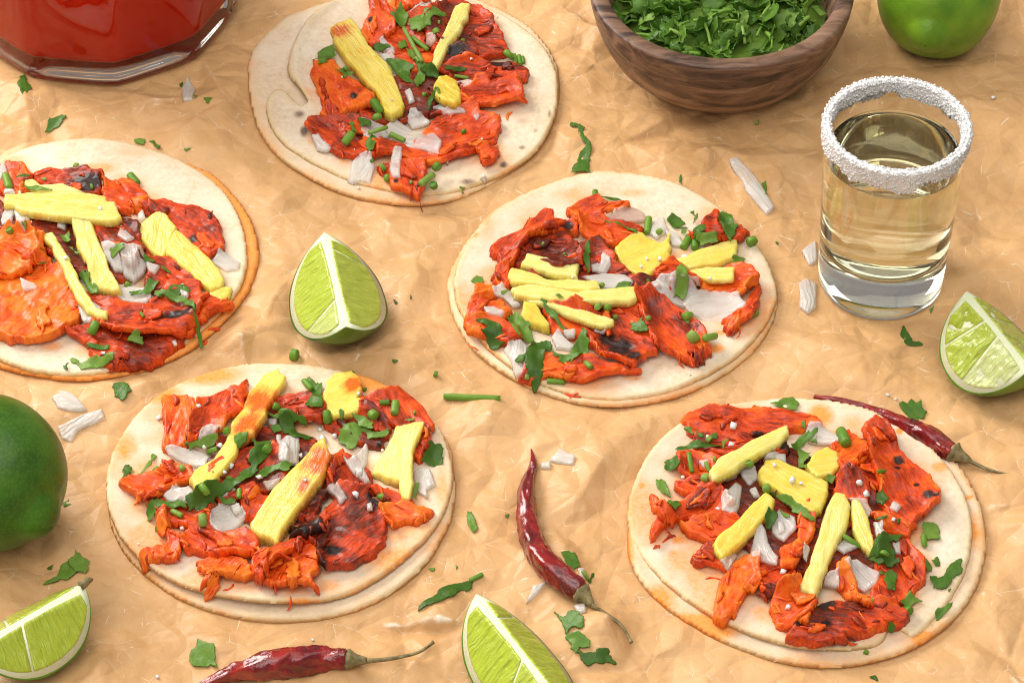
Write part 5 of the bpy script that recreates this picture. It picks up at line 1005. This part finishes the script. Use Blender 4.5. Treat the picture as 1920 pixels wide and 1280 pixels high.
for poly in ['38,140 45,137 50,155 58,165 50,178 37,170', '85,248 95,228 115,217 127,220 112,238', '252,264 275,262 270,272 254,270', '275,264 292,262 292,270', '288,270 304,278 296,283', '340,277 363,278 350,283', '1065,232 1080,228 1097,240 1095,258 1106,270 1108,292 1104,327 1072,325 1085,292 1098,274 1087,256 1084,242', '1272,342 1276,332 1280,352', '1428,348 1438,340 1436,355 1444,368 1434,366',
             '1688,620 1694,612 1710,640 1728,645 1715,650 1698,640', '1686,760 1692,750 1700,754 1708,746 1716,754 1726,752 1730,764 1738,772 1736,786 1722,784 1716,796 1704,790 1698,776', '210,720 245,717 245,735 230,747 215,740', '875,958 884,960 895,990 885,1000 878,985', '785,1135 800,1120 850,1095 870,1090 890,1088 880,1105 862,1104 850,1118 810,1132', '1052,1035 1080,1035 1087,1060 1072,1073', '1100,1092 1114,1074 1108,1096',
             '1040,1150 1056,1156 1070,1145 1082,1152 1095,1160 1090,1180 1072,1178 1060,1190 1052,1170', '1060,1190 1085,1188 1110,1200 1105,1213 1085,1212 1080,1222', '1085,1225 1140,1218 1152,1237 1100,1248', '350,1240 370,1197 402,1212 408,1252 395,1246 385,1251 362,1250', '78,1095 105,1082 120,1062 112,1090 92,1098', '105,1088 118,1060 140,1048 150,1066 128,1090', '128,1052 142,1030 158,1046 170,1054 158,1076 140,1070', '88,1064 100,1060 96,1070', '112,940 130,934 134,944 120,948', '100,956 110,948 108,964',
             '336,160 342,155 342,168', '362,178 372,182 364,188', '384,185 396,186 390,194', '1455,455 1462,452 1460,462', '854,1058 860,1062 856,1066', '806,1066 815,1064 812,1072', '735,674 748,676 740,679', '738,562 746,569 742,570', '768,552 772,558 770,560', '1740,580 1750,575 1745,590', '1632,1268 1642,1264 1646,1278', '948,966 954,964 952,970']:
    poly = parse(poly); a, el = long_angle(poly)
    o = lay(poly, .02, 'soft', 'cilantro_leaf', 'leaf', fine=2, r=.03, bl=3, edge=(.11 if np.ptp(poly, 0).max() > 24 else .03, 4.8, .07), grow=0., fib=gang(math.degrees(a)), relief=rel_leaf(.10 if np.ptp(poly, 0).max() > 15 else .02), thin=True, smooth=0, maxs=.5, lift=.015)
    sz = np.ptp(poly, 0).max(); add(o, 'leaf', poly, None, ('tiny' if sz < 16 else 'green', 'cilantro speck' if sz < 16 else 'cilantro strip' if el > 2.6 else 'cilantro leaf'), 'loose cilantro on the paper')
for q in [(833, 743, 938, 747, 13), (546, 664, 558, 666, 22), (814, 700, 820, 702, 12), (1418, 229, 1422, 231, 10), (880, 1088, 905, 1076, 9), (1092, 1070, 1104, 1086, 7)]:
    o = rod(q[:2], q[2:4], q[4]); L = math.hypot(q[2] - q[0], q[3] - q[1]); add(o, 'stem', [q[:2], q[2:4]], None, ('long bright' if L > 50 else 'green', 'cilantro stem' if L > 20 else 'cilantro stem slice'), 'loose cilantro on the paper')
for q in [(1862, 187, 7), (587, 1200, 5), (295, 1270, 6), (1665, 742, 5), (1795, 842, 4)]:
    o = salt(q[:2], q[2]); add(o, 'salt', [q[:2], (q[0] + .1, q[1])], None, ('tiny', 'white salt grain'), 'loose salt on the paper')

# ------------------------------------------------------------------ labels: each piece told by what lies next to it
DIRS = ['right of', 'front-right of', 'in front of', 'front-left of', 'left of', 'back-left of', 'behind', 'back-right of']
SHORT = {'broad bright yellow pineapple stick': 'broad pineapple stick', 'small rounded pineapple chunk': 'rounded pineapple chunk', 'thin pale pineapple stick': 'thin pineapple stick', 'short tapered pineapple slice farthest back': 'tapered pineapple slice', 'long horizontal pineapple stick': 'horizontal pineapple stick',
 'thick upright pineapple stick': 'upright pineapple stick', 'thin curved pineapple strip': 'curved pineapple strip', 'slanting pineapple stick nearest the orange tortilla edge': 'slanting pineapple stick', 'small flat pineapple chip': 'flat pineapple chip', 'uppermost of four stacked pale pineapple sticks': 'top stacked pineapple', 'second of four stacked pale pineapple sticks': 'second stacked pineapple',
 'third and longest of four stacked pineapple sticks': 'longest stacked pineapple', 'lowest of four stacked pineapple sticks': 'lowest stacked pineapple', 'small bright pineapple block under the stacked sticks': 'small pineapple block', 'big notched pineapple chunk': 'notched pineapple chunk', 'wide tapered pineapple slice nearest the shot glass': 'wide pineapple slice', 'narrow pineapple slice below the wide one': 'narrow pineapple slice',
 'long sauce-stained pineapple stick': 'long pineapple stick', 'stout pineapple stick with a red-stained tip': 'stout pineapple stick', 'rounded pineapple chunk with an orange stain': 'stained pineapple chunk', 'angular pineapple piece near the right rim': 'angular pineapple piece', 'slim pale pineapple stick pointing at the squeezed lime': 'slim pineapple stick', 'thick central pineapple piece': 'central pineapple piece', 'ragged bright yellow pineapple piece': 'ragged pineapple piece',
 'short stubby pineapple stick': 'stubby pineapple stick', 'longest pale pineapple stick': 'longest pineapple stick'}
pines = [q for q in ITEMS if q['kind'] == 'pine']
cand = {}
for q in ITEMS:
    if q['kind'] == 'pine': continue
    marks = [(p['lab'], p['c'], p) for p in pines if p['taco'] == q['taco']] if q['taco'] else [(n_, np.array(c_, float), None) for n_, c_ in PAPER_MARKS]
    def dist(mk_):
        d = q['c'] - mk_[1]; return math.hypot(d[0], d[1] * 1.4)
    marks.sort(key=dist); n_, c_, p_ = marks[0]; d = q['c'] - c_
    k = int(round(math.atan2(d[1] * 1.4, d[0]) / (math.pi / 4))) % 8
    sz = ''
    if q['kind'] in ('meat', 'onion', 'leaf') and q['taco']:
        lim = {'meat': (60, 115), 'onion': (22, 42), 'leaf': (22, 42)}[q['kind']]; sz = 'small ' if q['size'] < lim[0] else 'large ' if q['size'] > lim[1] else ''
    n_ = SHORT.get(n_, n_)
    lab = sz + q['words'][0] + ' ' + q['words'][1] + ' ' + DIRS[k] + ' the ' + n_ + ((', ' + q['taco']) if q['taco'] else ' on the paper' if len(n_.split()) < 5 else '')
    cand.setdefault(lab, []).append((dist(marks[0]), q))
ORD = ['nearest', 'second nearest', 'third nearest', 'fourth nearest', 'fifth nearest', 'sixth nearest', 'seventh nearest', 'eighth nearest', 'ninth nearest', 'tenth nearest', 'eleventh nearest', 'twelfth nearest']
CAT = dict(meat='pork', onion='onion', leaf='cilantro', stem='cilantro', salt='salt')
for lab, L in cand.items():
    L.sort(key=lambda z_: z_[0])
    for k, (_, q) in enumerate(L):
        l_ = lab if len(L) == 1 else ORD[min(k, 11)] + ' ' + lab
        if len(l_.split()) > 16: l_ = l_.replace('small ', '').replace('large ', '').replace(' torn', '')
        tag(q['o'], l_, CAT[q['kind']], q['group'])
